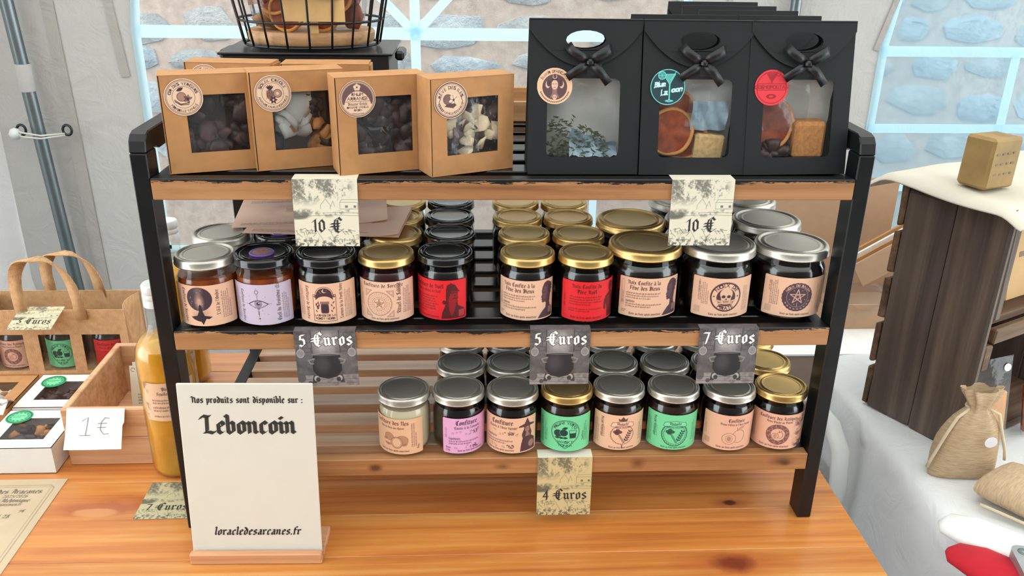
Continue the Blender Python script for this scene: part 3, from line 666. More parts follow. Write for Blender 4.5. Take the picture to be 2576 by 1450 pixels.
def art_anis():
    cv = blank((230, 188, 158)); cv.text('Confiture', 30, 40.2, 6.4, INK, 'c', nib=.2); cv.text("Cassis \u00e0 l'Anis Hysope", 31, 34.4, 3.5, INK, 'c', nib=.16)
    fruits(cv, 28.6, INK, 15); cv.text('Ingr\u00e9dients:', 8, 21, 2.8, INK, nib=.16); cv.fine(8, 16.4, 40, 2, 3.2, INK, 111, False, .8); fruits(cv, 9.4, INK, 19); keepcool(cv, INK, 28, 2.8, 2.5); witch(cv, 54, (70, 40, 52)); return cv
def art_prune():
    dk = (24, 62, 58); cv = blank(MINT); cv.fine(4, 6, 36, 4, 1.8, dk, 121, True, .6); cv.fine(13, 10, 30, 2, 2.0, dk, 123, True, .7); cx, cy = 40, 27
    pts = ell(cx, cy, 18, 17.6, 40, -40, 220); pts = [(cx, 3.6), (cx + 3, 5.4)] + pts + [(cx - 3, 5.4), (cx, 3.6)]; cv.L(pts, .6, dk); cv.L([(cx + (p[0] - cx) * .94, cy + (p[1] - cy) * .94) for p in pts], .35, dk)
    cv.arc('PRUNE VERTE', cx, cy, 12.6, 3.5, 90, dk, True, .14, bold=.01); cv.sans('WHISKY', cx, 11.4, 3.6, dk); cv.sans('TONKA', cx, 6.6, 3.4, dk)
    for x, y, r in ((31, 25.5, 5.6), (38, 26.5, 5.2)): cv.disc(x, y, r, dk, 1, r * .95); cv.ring(x, y, r, .35, MINT, 1, r * .95)
    leaf(cv, 36, 32, 7.4, 1.9, 18, dk); cv.L([(36, 31), (36.4, 33)], .6, dk)
    for k in range(3): leaf(cv, 26.5 + k * 5, 19.2, 7, 1.5, 0, dk)
    cv.L([(45, 30), (45.8, 19), (53, 19), (53.8, 30), (45, 30)], .6, dk); cv.P([(45.4, 26), (46, 19.4), (52.8, 19.4), (53.4, 26)], dk)
    for k in (47.5, 50.5): cv.L([(k, 32), (k + .8, 33.4), (k, 35), (k + .8, 36.4)], .45, dk)
    cv.text('Ingr\u00e9dients:', 64, 14, 2.4, dk, 'l', 90, nib=.15); cv.fine(66, 12, 28, 3, 2.2, dk, 125, True, .7); return cv
def art_rhubarbe(bg, ik, crown):
    cv = blank(bg); cv.fine(4, 6, 36, 4, 1.8, ik, 131, True, .55); cv.text('Dose Alchimique'.replace('Dose', 'Potion'), 13, 45, 3.4, ik, 'l', -90, nib=.15); cv.fine(16, 16, 24, 2, 2.0, ik, 133, True, .6); cx, cy = 41, 22
    if crown:
        cv.P([(cx - 5, 41.6), (cx - 6, 46), (cx - 3, 44), (cx, 48), (cx + 3, 44), (cx + 6, 46), (cx + 5, 41.6)], ik, .85); r = 14
        for k in range(40): a = math.radians(9 * k); leaf(cv, cx + r * math.cos(a), cy + r * .92 * math.sin(a), 2.4, .6, 9 * k + 60, ik, .8)
        cv.L([(cx, 7), (cx, 3)], 1.2, ik)
    else:
        r = 16.4; cv.ring(cx, cy, r, 1.0, ik); cv.ring(cx, cy, r - 2.8, .45, ik)
        for k in range(30): a = math.radians(12 * k); leaf(cv, cx + (r - 1.6) * math.cos(a), cy + (r - 1.6) * math.sin(a), 2, .5, 12 * k + 80, ik, .7)
    rb = [(cx - 15, 34), (cx - 13, 39), (cx, 41.4), (cx + 13, 39), (cx + 15, 34), (cx + 12.5, 33), (cx, 35.4), (cx - 12.5, 33)]; cv.P(rb, tuple(min(255, c + 10) for c in bg)); cv.L(rb + rb[:1], .5, ik); cv.text('Rhubarbe', cx, 36, 3.4, ik, 'c', nib=.17); cv.text('Citron Verveine' if crown else 'Verveine Citronn\u00e9e', cx, 31.4, 2.4, ik, 'c', nib=.15)
    cv.L([(cx - 6, 25), (cx + 2, 11)], 2.0, ik); cv.L([(cx - 6, 25), (cx + 2, 11)], .7, bg)
    for dx, dy in ((-9, 26), (-6, 28.4), (-3, 26), (-7, 24)): cv.disc(cx + dx, dy, 2.7, ik, .8, 2.2)
    for k in range(5):
        leaf(cv, cx + 4 + k * 1.3, 13 + k * 3.0, 5, .9, 20, ik); leaf(cv, cx + 4 + k * 1.3, 13 + k * 3.0, 4.4, .9, 110, ik)
    cv.L([(cx + 3, 11), (cx + 11, 28)], .45, ik); keepcool(cv, ik, 41, 2.2, 2.3); cv.fine(66, 10, 28, 3, 2.4, ik, 135, True, .55); return cv
def plums(cv, cx, cy, s, ink, bg):
    cv.disc(cx + 5.5 * s, cy + 1 * s, 7 * s, bg, 1, 8 * s); cv.ring(cx + 5.5 * s, cy + 1 * s, 7 * s, .5, ink, .9, 8 * s); cv.disc(cx - 5 * s, cy - 2 * s, 7.4 * s, bg, 1, 7 * s); cv.ring(cx - 5 * s, cy - 2 * s, 7.4 * s, .5, ink, .9, 7 * s); cv.ring(cx - 5 * s, cy - 2 * s, 3.6 * s, .4, ink, .8, 4.4 * s); cv.disc(cx - 5 * s, cy - 2 * s, 2.2 * s, ink, .45, 3 * s)
    cv.L([(cx + 4 * s, cy + 8 * s), (cx + 3 * s, cy + 12 * s)], .6, ink); cv.L(ell(cx + 9 * s, cy + 2 * s, 3 * s, 6 * s, 8, -60, 60), .35, ink, .6); leaf(cv, cx + 4 * s, cy + 10 * s, 9 * s, 1.8 * s, 20, ink, .3)
def art_prunes():
    bg = (229, 180, 152); cv = blank(bg); cv.text('Confiture', 44, 40.4, 4.8, INK, 'c', nib=.18); cv.text("Prune d'Ente \u00e0 l'Anis Hysope", 44, 35.6, 2.9, INK, 'c', nib=.15); plums(cv, 42, 19, 1.15, (118, 76, 66), bg); keepcool(cv, INK, 40, 2.8, 2.6)
    cv.P(rrect(4, 5, 12, 13, .5), (180, 132, 112), .55); cv.fine(4, 18, 22, 2, 2, INK, 141, True, .4); cv.fine(70, 8, 34, 2, 2.4, INK, 143, True, .4); return cv
def art_azteque():
    bg = (229, 180, 154); cv = blank(bg); cv.text('Confiture des Azt\u00e8ques', 38, 42, 4.5, INK, 'c', nib=.17); cv.text('Reine Claude au Piment', 40, 37.4, 2.9, INK, 'c', nib=.16); cx, cy = 39, 21; br = (112, 72, 70)
    cv.disc(cx, cy, 14.6, br, .9); cv.disc(cx, cy, 8.6, bg)
    for k in range(24):
        a0 = 15 * k
        cv.L(ell(cx, cy, 10 + (k % 3) * 1.5, 10 + (k % 3) * 1.5, 4, a0 + 2, a0 + 11), .6, bg, .7)
        if k % 2: cv.L([(cx + 9.4 * math.cos(math.radians(a0)), cy + 9.4 * math.sin(math.radians(a0))), (cx + 13.8 * math.cos(math.radians(a0)), cy + 13.8 * math.sin(math.radians(a0)))], .45, bg, .8)
    plums(cv, cx - .5, cy - 1, .55, br, bg); keepcool(cv, INK, 36, 2.8, 2.6)
    n = fbm(cv.nx, cv.ny, 12, 4, 9); m = np.clip((cv.X - 58) / 8, 0, 1) * np.clip(n * 3.4 - 1.4, 0, 1); cv.comp(m, INK, .75); cv.fine(4, 10, 30, 3, 2.0, INK, 151, True, .5); return cv

# --- price cards: pen-sketch landscape / cauldron picture
def art_landscape(txt, w=69, h=74, ty=16, size=15, bg=(226, 221, 200), cell=.42, dark=1.0):
    cv = Canvas(w, h, cell, bg); ik = (66, 68, 62); X, Y = cv.X / w, cv.Y / h
    n = fbm(cv.nx, cv.ny, 9, 5, 17, .62); n2 = fbm(cv.nx, cv.ny, 26, 3, 23, .6)
    crown = np.clip(1.35 - np.hypot((X - .16) / .62, (Y - .96) / .27), 0, 1) + np.clip(1.0 - np.hypot((X - .62) / .36, (Y - .83) / .16), 0, 1)
    n3 = fbm(cv.nx, cv.ny, 60, 2, 29, .6); m = np.clip((n * 1.0 + n2 * .5 + n3 * .35 - .84) * 4.2, 0, 1) * np.clip(crown * 1.7, 0, 1); cv.comp(m, ik, .62 * dark)
    hills = np.clip(1 - np.abs(Y - .5 - .03 * np.sin(X * 9)) / .05, 0, 1) * np.clip(n2 * 4 - 1.6, 0, 1); cv.comp(hills, ik, .5 * dark)
    bush = np.clip(1.1 - np.hypot((X - .06) / .2, (Y - .47) / .07), 0, 1); cv.comp(np.clip(bush * 3, 0, 1) * np.clip(n * 4 - 1.4, 0, 1), ik, .7 * dark)
    g = np.clip((.16 - Y) / .14, 0, 1) * np.clip(n2 * 7 - 3.6, 0, 1); cv.comp(g, ik, .85 * dark)
    S = lambda L: [(a * w, b * h) for a, b in L]
    for L in ([(.42, .56), (.42, .62), (.5, .71), (.57, .62), (.57, .56)], [(.58, .6), (.61, .68), (.64, .6)], [(.72, .56), (.72, .66), (.99, .66), (.99, .56), (.72, .56)], [(.72, .66), (.75, .70), (1.0, .70)], [(.0, .44), (.3, .46), (.62, .47), (1, .46)], [(.45, .5), (.7, .51), (1, .5)], [(.3, .3), (.42, .12), (.46, .02)], [(.62, .34), (.56, .2), (.64, .06)]):
        cv.L(S(L), .45, ik, .55 * dark)
    for x0 in (.8, .93): cv.P(S([(x0, .58), (x0 + .04, .58), (x0 + .04, .615), (x0, .615)]), ik, .7)
    r = random.Random(5)
    for k in range(34):
        x0 = r.uniform(.55, 1) if k % 2 else r.uniform(0, .3); y0 = r.uniform(.02, .22); cv.L(S([(x0, y0), (x0 + r.uniform(-.06, .06), y0 + .05), (x0 + r.uniform(-.09, .09), y0 + .04)]), .5, ik, .7 * dark)
    cv.L(S([(.6, .06), (.63, .15), (.67, .17)]), .7, ik, .7 * dark)
    cv.text(txt, w / 2 + 1, ty, size, (38, 40, 42), 'c', nib=.17); return cv
def art_cauldron(txt, w=70, h=70, cell=.42):
    cv = Canvas(w, h, cell, (96, 92, 96)); X, Y = cv.X / w, cv.Y / h; n = fbm(cv.nx, cv.ny, 8, 5, 41, .6)
    glow = np.exp(-((X - .5) / .2) ** 2 - ((Y - .78) / .22) ** 2)
    v = 62 + 60 * n + 105 * glow; cv.img[:] = np.stack([v, v * .975, v * .985], -1)
    S = lambda L: [(a * w, b * h) for a, b in L]
    for s_ in (-1, 1):
        for k in range(5):
            y0 = .62 + k * .085; o = .05 if k % 2 else 0
            for j in range(2):
                xa = .5 + s_ * (.3 + .12 * j + o); cv.L(S([(xa - .05, y0), (xa + .05, y0), (xa + .05, y0 + .07), (xa - .05, y0 + .07), (xa - .05, y0)]), .5, (52, 50, 54), .7)
        cv.L(S([(.5 + s_ * .23, .6), (.5 + s_ * .23, 1)]), 1.0, (50, 48, 52), .8)
    cv.P(S([(0, 0), (1, 0), (1, .2), (0, .2)]), (168, 162, 160), .75); cv.comp(np.clip((.2 - Y) / .01, 0, 1) * np.clip(n * 3 - 1.2, 0, 1), (60, 56, 58), .55)
    for k in (.06, .13): cv.L(S([(0, k), (1, k - .01)]), .5, (60, 58, 60), .6)
    dk = (40, 40, 44)
    cv.P(S([(.28, .56), (.72, .56), (.73, .52), (.69, .49), (.74, .4), (.74, .28), (.66, .17), (.5, .13), (.34, .17), (.26, .28), (.26, .4), (.31, .49), (.27, .52)]), dk); cv.disc(.5 * w, .57 * h, .225 * w, (150, 148, 146), 1, 1.6); cv.disc(.5 * w, .565 * h, .2 * w, (78, 76, 78), 1, 1.0)
    cv.disc(.42 * w, .4 * h, 8, (92, 90, 92), .5, 10, 8)
    for s_ in (-1, 1):
        cv.L(S([(.5 + s_ * .2, .5), (.5 + s_ * .3, .47), (.5 + s_ * .27, .41), (.5 + s_ * .22, .41)]), 1.3, (150, 146, 146), .8); cv.P(S([(.5 + s_ * .14, .2), (.5 + s_ * .24, .2), (.5 + s_ * .27, .06), (.5 + s_ * .2, .06)]), (58, 56, 58)); cv.disc((.5 + s_ * .19) * w, .14 * h, 3.0, (206, 202, 200), .8, 3.6); cv.disc((.5 + s_ * .17) * w, .12 * h, 2.6, (60, 58, 60), 1, 3)
        cv.disc((.5 + s_ * .42) * w, .6 * h, 4.2, (170, 166, 166), .55, 5); cv.ring((.5 + s_ * .42) * w, .6 * h, 4.2, .6, (225, 222, 220), .6, 5); cv.L(S([(.5 + s_ * .42, .67), (.5 + s_ * .42, .76)]), 1.4, (180, 176, 176), .6)
    cv.disc(.06 * w, .16 * h, 5, (90, 86, 88), .9, 6); cv.disc(.2 * w, .06 * h, 2.6, (70, 66, 68), .9)
    cv.text(txt, w / 2 + .5, h * .73, 15.5, (248, 247, 244), 'c', nib=.2, outline=(.7, (50, 48, 52)), track=.75); return cv

# --- round stickers
def sticker(d, bg, cell=.3): return Canvas(d, d, cell, bg)
ST = (231, 198, 168)
def st_base(rings=((.92, .5), (.86, .35))):
    cv = sticker(39, ST); [cv.ring(19.5, 19.5, 19.5 * r, w, INK) for r, w in rings]; return cv
def st_vergers():
    cv = st_base(); cv.arc('OR DES VERGERS', 19.5, 19.5, 12.7, 2.9, 92, INK); cv.arc('MIRABELLE VANILLE', 19.5, 19.5, 15.5, 2.4, -90, INK, False); cv.ring(19.5, 19.5, 11.2, .35, INK)
    cv.disc(17.6, 20, 4.6, (170, 130, 110)); cv.ring(17.6, 20, 4.6, .5, INK); leaf(cv, 13, 26, 8, 1.8, 25, INK); [leaf(cv, 23.6, 17.4, 5, 1.4, a, INK, .6) for a in (20, 80, 140, 210, 280)]
    cv.disc(23.6, 17.4, 1.5, INK); [cv.L([(10.5, 17 - k), (16, 12.5 - k * .6), (24, 13.6 - k)], .8, INK) for k in (0, 1.6)]; return cv
def st_soleil():
    cv = st_base(); cv.arc('SOLEIL CR\u00c9OLE', 19.5, 19.5, 12.7, 2.9, 90, INK); cv.arc('ANANAS VANILLE CANNELLE', 19.5, 19.5, 15.4, 2.1, -90, INK, False); cv.ring(19.5, 19.5, 11.2, .35, INK)
    cv.disc(16.6, 18.6, 4, (160, 120, 100), 1, 5.2); [cv.L([(13 + k * 1.6, 14.4), (15.4 + k * 1.6, 23)], .4, INK) for k in range(4)]; [cv.L([(13 + k * 1.6, 23), (15.4 + k * 1.6, 14.4)], .4, INK) for k in range(4)]
    [leaf(cv, 16.8, 23, 6, .9, a, INK) for a in (50, 70, 90, 110, 130)]; cv.disc(24.4, 19.4, 4.2, (180, 140, 118)); cv.ring(24.4, 19.4, 4.2, .6, INK); cv.disc(24.4, 19.4, 1.5, ST); [leaf(cv, 19.6, 12.8, 4.4, 1.1, a, INK) for a in range(0, 360, 60)]; cv.disc(19.6, 12.8, 1, ST); return cv
def st_rhum():
    cv = sticker(39, ST); cv.ring(19.5, 19.5, 18.2, .7, INK); cv.ring(19.5, 19.5, 17, .35, INK); X, Y = cv.X, cv.Y
    m = (np.hypot(X - 19.5, Y - 19.5) < 16.4) & (np.hypot((X - 19.5) / 14.4, (Y - 10) / 17.6) > 1) & (Y > 14); cv.comp(m * 1.0, (96, 72, 72), .95)
    for a in range(0, 360, 72): cv.disc(19.5 + 2.2 * math.cos(math.radians(a + 18)), 31.6 + 2.0 * math.sin(math.radians(a + 18)), 1.7, ST)
    cv.disc(19.5, 31.6, 1, (110, 80, 76)); cv.sans('RHUM', 19.5, 22.8, 3.2, INK); cv.sans('ARRANGE', 19.5, 18.4, 3.2, INK); cv.L([(6.5, 17), (32.5, 17)], .35, INK); cv.text('Douceur Cr\u00e9ole', 19.5, 13, 2.9, INK, 'c', nib=.12); cv.sans('BANANE VANILLE', 19.5, 10, 1.9, INK); cv.sans('RAISIN', 19.5, 7, 1.9, INK); cv.L([(13.5, 4.6), (19.5, 3.8), (25.5, 4.6)], .5, INK); return cv
def st_reve():
    cv = sticker(39, ST); cv.ring(19.5, 19.5, 18, 1.0, INK); cv.ring(19.5, 19.5, 16.6, .35, INK); cv.arc('R\u00caVE DES ILES', 19.5, 19.5, 11.6, 3.4, 92, INK); cv.arc('COCO VANILLE CANNELLE', 19.5, 19.5, 15, 2.2, -90, INK, False)
    cv.disc(16, 20.4, 5.2, (126, 96, 92)); cv.ring(16, 20.4, 5.2, .5, INK); [leaf(cv, 22.6, 19.6, 6, 1.8, a, (236, 208, 180)) for a in (10, 70, 130, 200, 260, 320)]; [cv.L([(22.6, 19.6), (22.6 + 5 * math.cos(math.radians(a)), 19.6 + 5 * math.sin(math.radians(a)))], .4, INK) for a in (40, 100, 165, 230, 290)]
    cv.disc(22.6, 19.6, 1.1, INK); cv.P([(12, 13), (22, 11), (26, 14), (24, 16), (15, 15.6)], (92, 66, 66)); [cv.L([(19.5 + s_ * 13.4, 24), (19.5 + s_ * 12, 21), (19.5 + s_ * 13.6, 18), (19.5 + s_ * 12.2, 15)], .6, INK) for s_ in (-1, 1)]; return cv
def st_hecate():
    cv = sticker(38, (233, 190, 154)); cv.disc(19, 18, 13.2, (92, 66, 68)); cv.arc("\u00c9LIXIR D'H\u00c9CATE", 19, 18.4, 14.6, 2.7, 90, INK); [cv.disc(19 + 15.6 * math.cos(math.radians(a)), 18 + 15.6 * math.sin(math.radians(a)), .8, INK, .7) for a in range(200, 345, 7)]
    pk = (226, 182, 158); cv.P([(14, 7), (24, 7), (21.4, 12), (21.6, 17), (16.4, 17), (16.6, 12)], (150, 108, 102)); cv.disc(19, 20.4, 3.5, pk, 1, 5); cv.P([(14.8, 14), (16, 25), (22, 25), (23.2, 14), (22, 26.6), (16, 26.6)], (60, 40, 46))
    for s_ in (-1, 1): cv.disc(19 + s_ * 7.4, 20.6, 2.4, pk, 1, 3.8); cv.disc(19 + s_ * 6.4, 22, 2.2, (78, 54, 58), 1, 3.4); cv.L([(19 + s_ * 1.9, 21), (19 + s_ * .8, 21)], .5, INK)
    cv.L([(18.2, 17.6), (19.8, 17.6)], .5, (120, 60, 60)); cv.ring(19, 28.6, 2.0, .7, pk); cv.disc(19, 30.2, 1.4, (92, 66, 68)); cv.disc(19, 7.4, 2.3, pk, 1, 2.6); cv.disc(18.1, 7.6, .5, INK); cv.disc(19.9, 7.6, .5, INK); return cv
def st_lagoon():
    lt = (112, 218, 208); cv = sticker(38, (26, 56, 66)); cv.ring(19, 19, 18.2, .8, lt); gx = 21
    cv.P([(gx - 7, 32), (gx + 6, 32.6), (gx + .6, 22), (gx - .6, 22)], lt, .75); cv.L([(gx - 7, 32), (gx + 6, 32.6), (gx, 21.6), (gx - 7, 32)], .7, lt); cv.L([(gx, 22), (gx, 5.4)], 1.3, lt); cv.L([(gx - 4, 4.6), (gx, 5.6), (gx + 4, 4.6), (gx, 3.6), (gx - 4, 4.6)], 1.0, lt); cv.L([(gx + 1, 26), (gx + 7, 36)], .8, lt)
    cv.disc(gx - 8.4, 31, 4, (60, 140, 140)); cv.ring(gx - 8.4, 31, 4, .8, lt); [cv.L([(gx - 8.4, 31), (gx - 8.4 + 3.4 * math.cos(a), 31 + 3.4 * math.sin(a))], .4, lt) for a in (0, 1.05, 2.1, 3.14, 4.2, 5.2)]
    cv.sans('Blue', 10.5, 19.2, 5.4, (190, 240, 234), 'c', 8, .06, .2, bold=.03); cv.sans('La', 15.4, 10.6, 6, (190, 240, 234), 'c', 8, .06, .2, bold=.03); cv.sans('oon', 29, 14.2, 5.6, (190, 240, 234), 'c', 8, .06, .2, bold=.03); return cv
def st_cosmo():
    dk = (150, 22, 34); cv = sticker(38, (222, 52, 62)); cv.ring(19, 19, 16.4, .8, dk); cv.P([(13, 33.4), (25, 33.4), (19.6, 25), (18.4, 25)], dk, .85); cv.L([(11.4, 34), (26.6, 34)], .7, dk); cv.L([(19, 25), (19, 23)], .8, dk); cv.ring(26, 33.6, 2.4, .7, dk)
    [cv.L([(19, 24), (19 + 15 * math.cos(math.radians(a)), 24 + 11 * math.sin(math.radians(a)))], .2, dk, .35) for a in range(0, 181, 12)]
    cv.P([(3.4, 16.4), (34.6, 16.4), (34.6, 23), (3.4, 23)], (214, 44, 56)); cv.L([(3.4, 16.4), (34.6, 16.4), (34.6, 23), (3.4, 23), (3.4, 16.4)], .6, dk); cv.sans('COSMOPOLITAN', 19, 17.8, 3.6, dk, track=.08, bold=.01); cv.ring(19, 9.8, 4, 1.4, dk, 1, 1.8); return cv
def st_green():
    dk = (16, 84, 60); cv = sticker(36, (70, 190, 128), .5); cv.ring(18, 18, 15.4, 2.4, dk, .8); cv.disc(18, 18, 12, (120, 214, 158)); cv.ring(18, 18, 12, .6, dk); [leaf(cv, 18 + 10 * math.cos(math.radians(a)), 18 + 10 * math.sin(math.radians(a)), 4, 1, a + 80, dk, .7) for a in range(0, 360, 30)]; cv.fine(10, 20, 16, 2, 3.4, dk, 7, False, .8); return cv
# ------------------------------------------------------------------ materials
zt, zm, zb = .4533, .2744, .0991          # upper surfaces of the three tiers; the table top is z = 0
wood('pine_table', (168, 84, 34), (208, 132, 62), (226, 164, 92), 'x', 1.1, .36, .45, tone=.15,
     knots=((.3008, .0352, .034, .013, (150, 70, 34), .9), (.3008, .0352, .010, .007, (58, 22, 16), .4), (.2703, -.083, .085, .028, (168, 84, 40), .9), (.2703, -.083, .032, .020, (104, 34, 20), .6),
            (-.52, .046, .085, .020, (168, 84, 38), .5), (-.525, .036, .030, .010, (206, 140, 82), .25), (-.36, .075, .012, .006, (100, 44, 22), .5)))
wood('bamboo', (134, 88, 52), (172, 122, 78), (196, 150, 104), 'x', 1.3, .42, .1, tone=.08, knots=((-.1603, .000, .011, .007, (70, 40, 24), .7, 1), (-.0037, -.001, .014, .006, (96, 58, 34), .9, 1), (.165, .001, .012, .010, (104, 64, 38), .9, 1), (.348, .001, .022, .009, (84, 52, 34), .9, 1), (.352, -.002, .008, .005, (60, 36, 26), .9, 1)))
wood('slat_wood', (152, 114, 84), (190, 152, 120), (212, 180, 150), 'x', 1.2, .4, .15, tone=.14)
wood('crate_pine', (184, 130, 92), (222, 174, 132), (238, 200, 162), 'x', 1.4, .55, 0, tone=.10)
wood('beech', (176, 122, 84), (206, 152, 112), (220, 172, 132), 'x', 1.4, .5, .05, tone=.05)
wood('old_plank', (58, 49, 44), (96, 83, 74), (126, 111, 100), 'z', .8, .78, 0, tone=.14)
wood('old_plank_x', (60, 44, 32), (104, 80, 60), (140, 112, 86), 'x', .9, .75, 0, tone=.1)
wood('slice_wood', (150, 108, 70), (186, 142, 98), (206, 166, 122), 'x', 2.0, .6, 0, tone=.05)
def painted(name, axis_thr, amp):
    """bamboo whose upper edge keeps worn black paint"""
    t = NT(name); v = t.coord((1.6, 28, 28), rand=True); f = t.noise(v, 1.6, 6, .6, .6)
    base = t.ramp(f, [(.3, (132, 88, 54)), (.5, (172, 124, 82)), (.7, (194, 150, 108))])
    p = t.coord(); z = t.sep(p)[2]; n = t.noise(t.coord((8, 60, 60)), 6, 6, .7, 1.2)
    n2 = t.noise(t.coord((3, 3, 3), rand=True), 3, 2)
    thr = t.math('ADD', axis_thr, t.math('MULTIPLY', t.math('SUBTRACT', t.math('ADD', t.math('MULTIPLY', n, .5), t.math('MULTIPLY', n2, .5)), .5), amp))
    m = t.math('GREATER_THAN', z, thr)
    t.pr(color=t.mix(m, base, lin((22, 24, 25))), rough=.4); t.bump(f, .15, .0006); MAT[name] = t.m
painted('bamboo_painted', .0085, .03)
t = NT('black_paint'); v = t.coord((1, 1, 1), rand=True); n = t.noise(v, 28, 5, .65)
t.pr(color=t.ramp(n, [(.3, (8, 10, 11)), (.70, (20, 22, 23)), (.84, (58, 55, 50))]), rough=.38, spec=.4); t.bump(n, .12, .001); MAT['black_paint'] = t.m
plain('black_gloss', (14, 16, 18), .2, var=.2)
plain('kraft', (184, 133, 84), .75, var=.10, vscale=60, bump=.05)
plain('kraft_in_shade', (96, 66, 44), .8)  # dark brown painted in for the shaded inside of the boxes
plain('slit_shade', (40, 22, 14), .9)  # near-black brown painted for the shade in the box gap
plain('black_card', (19, 21, 24), .6, var=.12, vscale=70, spec=.4)
plain('ribbon', (24, 25, 28), .4, var=.1)
plain('white_card', (226, 224, 220), .6, var=.03)
plain('paper', (226, 221, 202), .7, var=.03)
plain('white_paper', (232, 233, 236), .7)
plain('sign_board', (214, 213, 203), .45, var=.015)
plain('ink', (44, 46, 44), .55)
plain('pencil', (120, 118, 124), .7)
plain('gold', (212, 178, 114), .33, .88, var=.06, vscale=18)
plain('silver', (200, 196, 186), .36, .85, var=.06, vscale=18)
plain('black_lid', (15, 16, 18), .16, 0.0, .5)
plain('purple_wax', (104, 80, 150), .35, var=.1)
plain('bronze_wax', (134, 100, 90), .45, var=.35, vscale=260, bump=.4, bscale=500)
plain('jam_dark', (20, 9, 11), .18, 0, .6)
plain('jam_plum', (52, 8, 20), .2, 0, .6)
plain('jam_brown', (44, 24, 16), .2, 0, .6)
plain('jam_cream', (214, 200, 172), .35, 0, .6)
plain('wire_black', (22, 22, 23), .4)
plain('plastic_black', (30, 32, 34), .3)
plain('white_plastic', (222, 224, 222), .35)
plain('eyelet', (60, 64, 66), .35, .8)
plain('steel', (120, 132, 134), .38, .85, var=.08, vscale=8)
plain('bungee', (200, 200, 192), .6)
plain('ball', (206, 212, 208), .35)
plain('soap', (150, 122, 74), .7, var=.22, vscale=26, bump=.25, bscale=90)
plain('soap_edge', (128, 112, 92), .7, var=.15)
plain('linen', (208, 201, 186), .85, var=.05, vscale=18, bump=.25, bscale=420)
plain('cord', (214, 198, 168), .85, bump=.3, bscale=600)
plain('felt_red', (186, 26, 42), .95, var=.08, bump=.2, bscale=900)
plain('felt_white', (232, 232, 230), .95, var=.02, bump=.2, bscale=700)
plain('tin', (170, 176, 176), .38, .7, var=.1, vscale=40)
plain('orange_flesh', (150, 66, 24), .45, var=.4, vscale=120)
plain('orange_peel', (206, 140, 70), .6, var=.2)
plain('dried_apple', (186, 124, 62), .6, var=.3, vscale=60)
plain('dried_dark', (58, 34, 30), .4, var=.5, vscale=60)
plain('dried_plum', (92, 62, 58), .5, var=.3, vscale=60)
plain('coconut', (226, 206, 170), .6, var=.08)
plain('herb', (72, 78, 50), .8, var=.4, vscale=200)
plain('sugar', (190, 128, 66), .7, var=.25, vscale=300, bump=.5, bscale=700)
plain('sugar_pale', (206, 172, 116), .7, var=.25, vscale=200, bump=.5, bscale=700)
plain('organza', (222, 221, 214), .55, var=.18, vscale=20, bump=.6, bscale=60)
plain('cello_blue', (150, 176, 190), .35, var=.3, vscale=60, bump=.6, bscale=90)
plain('carton', (168, 134, 104), .8, var=.05)
plain('carton_grey', (140, 120, 104), .8, var=.05)  # grey-brown cardboard, also the print mark on the kraft packets
plain('soap_peach', (216, 160, 106), .5, var=.06)
plain('floor_asphalt', (74, 84, 94), .8, var=.5, vscale=60, bump=.4, bscale=60)
# jute weave
t = NT('jute'); p = t.coord(); wv = t.add('ShaderNodeTexWave', wave_type='BANDS', bands_direction='Z'); t.link(p, wv.inputs[0]); wv.inputs['Scale'].default_value = 210; wv.inputs['Distortion'].default_value = 2.5
wx = t.add('ShaderNodeTexWave', wave_type='BANDS', bands_direction='X'); t.link(p, wx.inputs[0]); wx.inputs['Scale'].default_value = 150; wx.inputs['Distortion'].default_value = 2
h = t.math('MULTIPLY', wv.outputs['Fac'], wx.outputs['Fac']); n = t.noise(p, 90, 4)
t.pr(color=t.ramp(t.math('ADD', t.math('MULTIPLY', h, .4), t.math('MULTIPLY', n, .6)), [(.2, (186, 142, 98)), (.75, (234, 192, 146))]), rough=.9); t.bump(h, .6, .001); MAT['jute'] = t.m
t = NT('burlap'); p = t.coord((1, 1, 1), rand=True); wv = t.add('ShaderNodeTexWave', wave_type='BANDS', bands_direction='Z'); t.link(p, wv.inputs[0]); wv.inputs['Scale'].default_value = 300; wv.inputs['Distortion'].default_value = 3
n = t.noise(t.coord((40, 40, 300)), 2, 4); t.pr(color=t.ramp(n, [(.3, (176, 150, 118)), (.7, (206, 180, 146))]), rough=.9); t.bump(t.math('ADD', wv.outputs['Fac'], n), .35, .0006); MAT['burlap'] = t.m
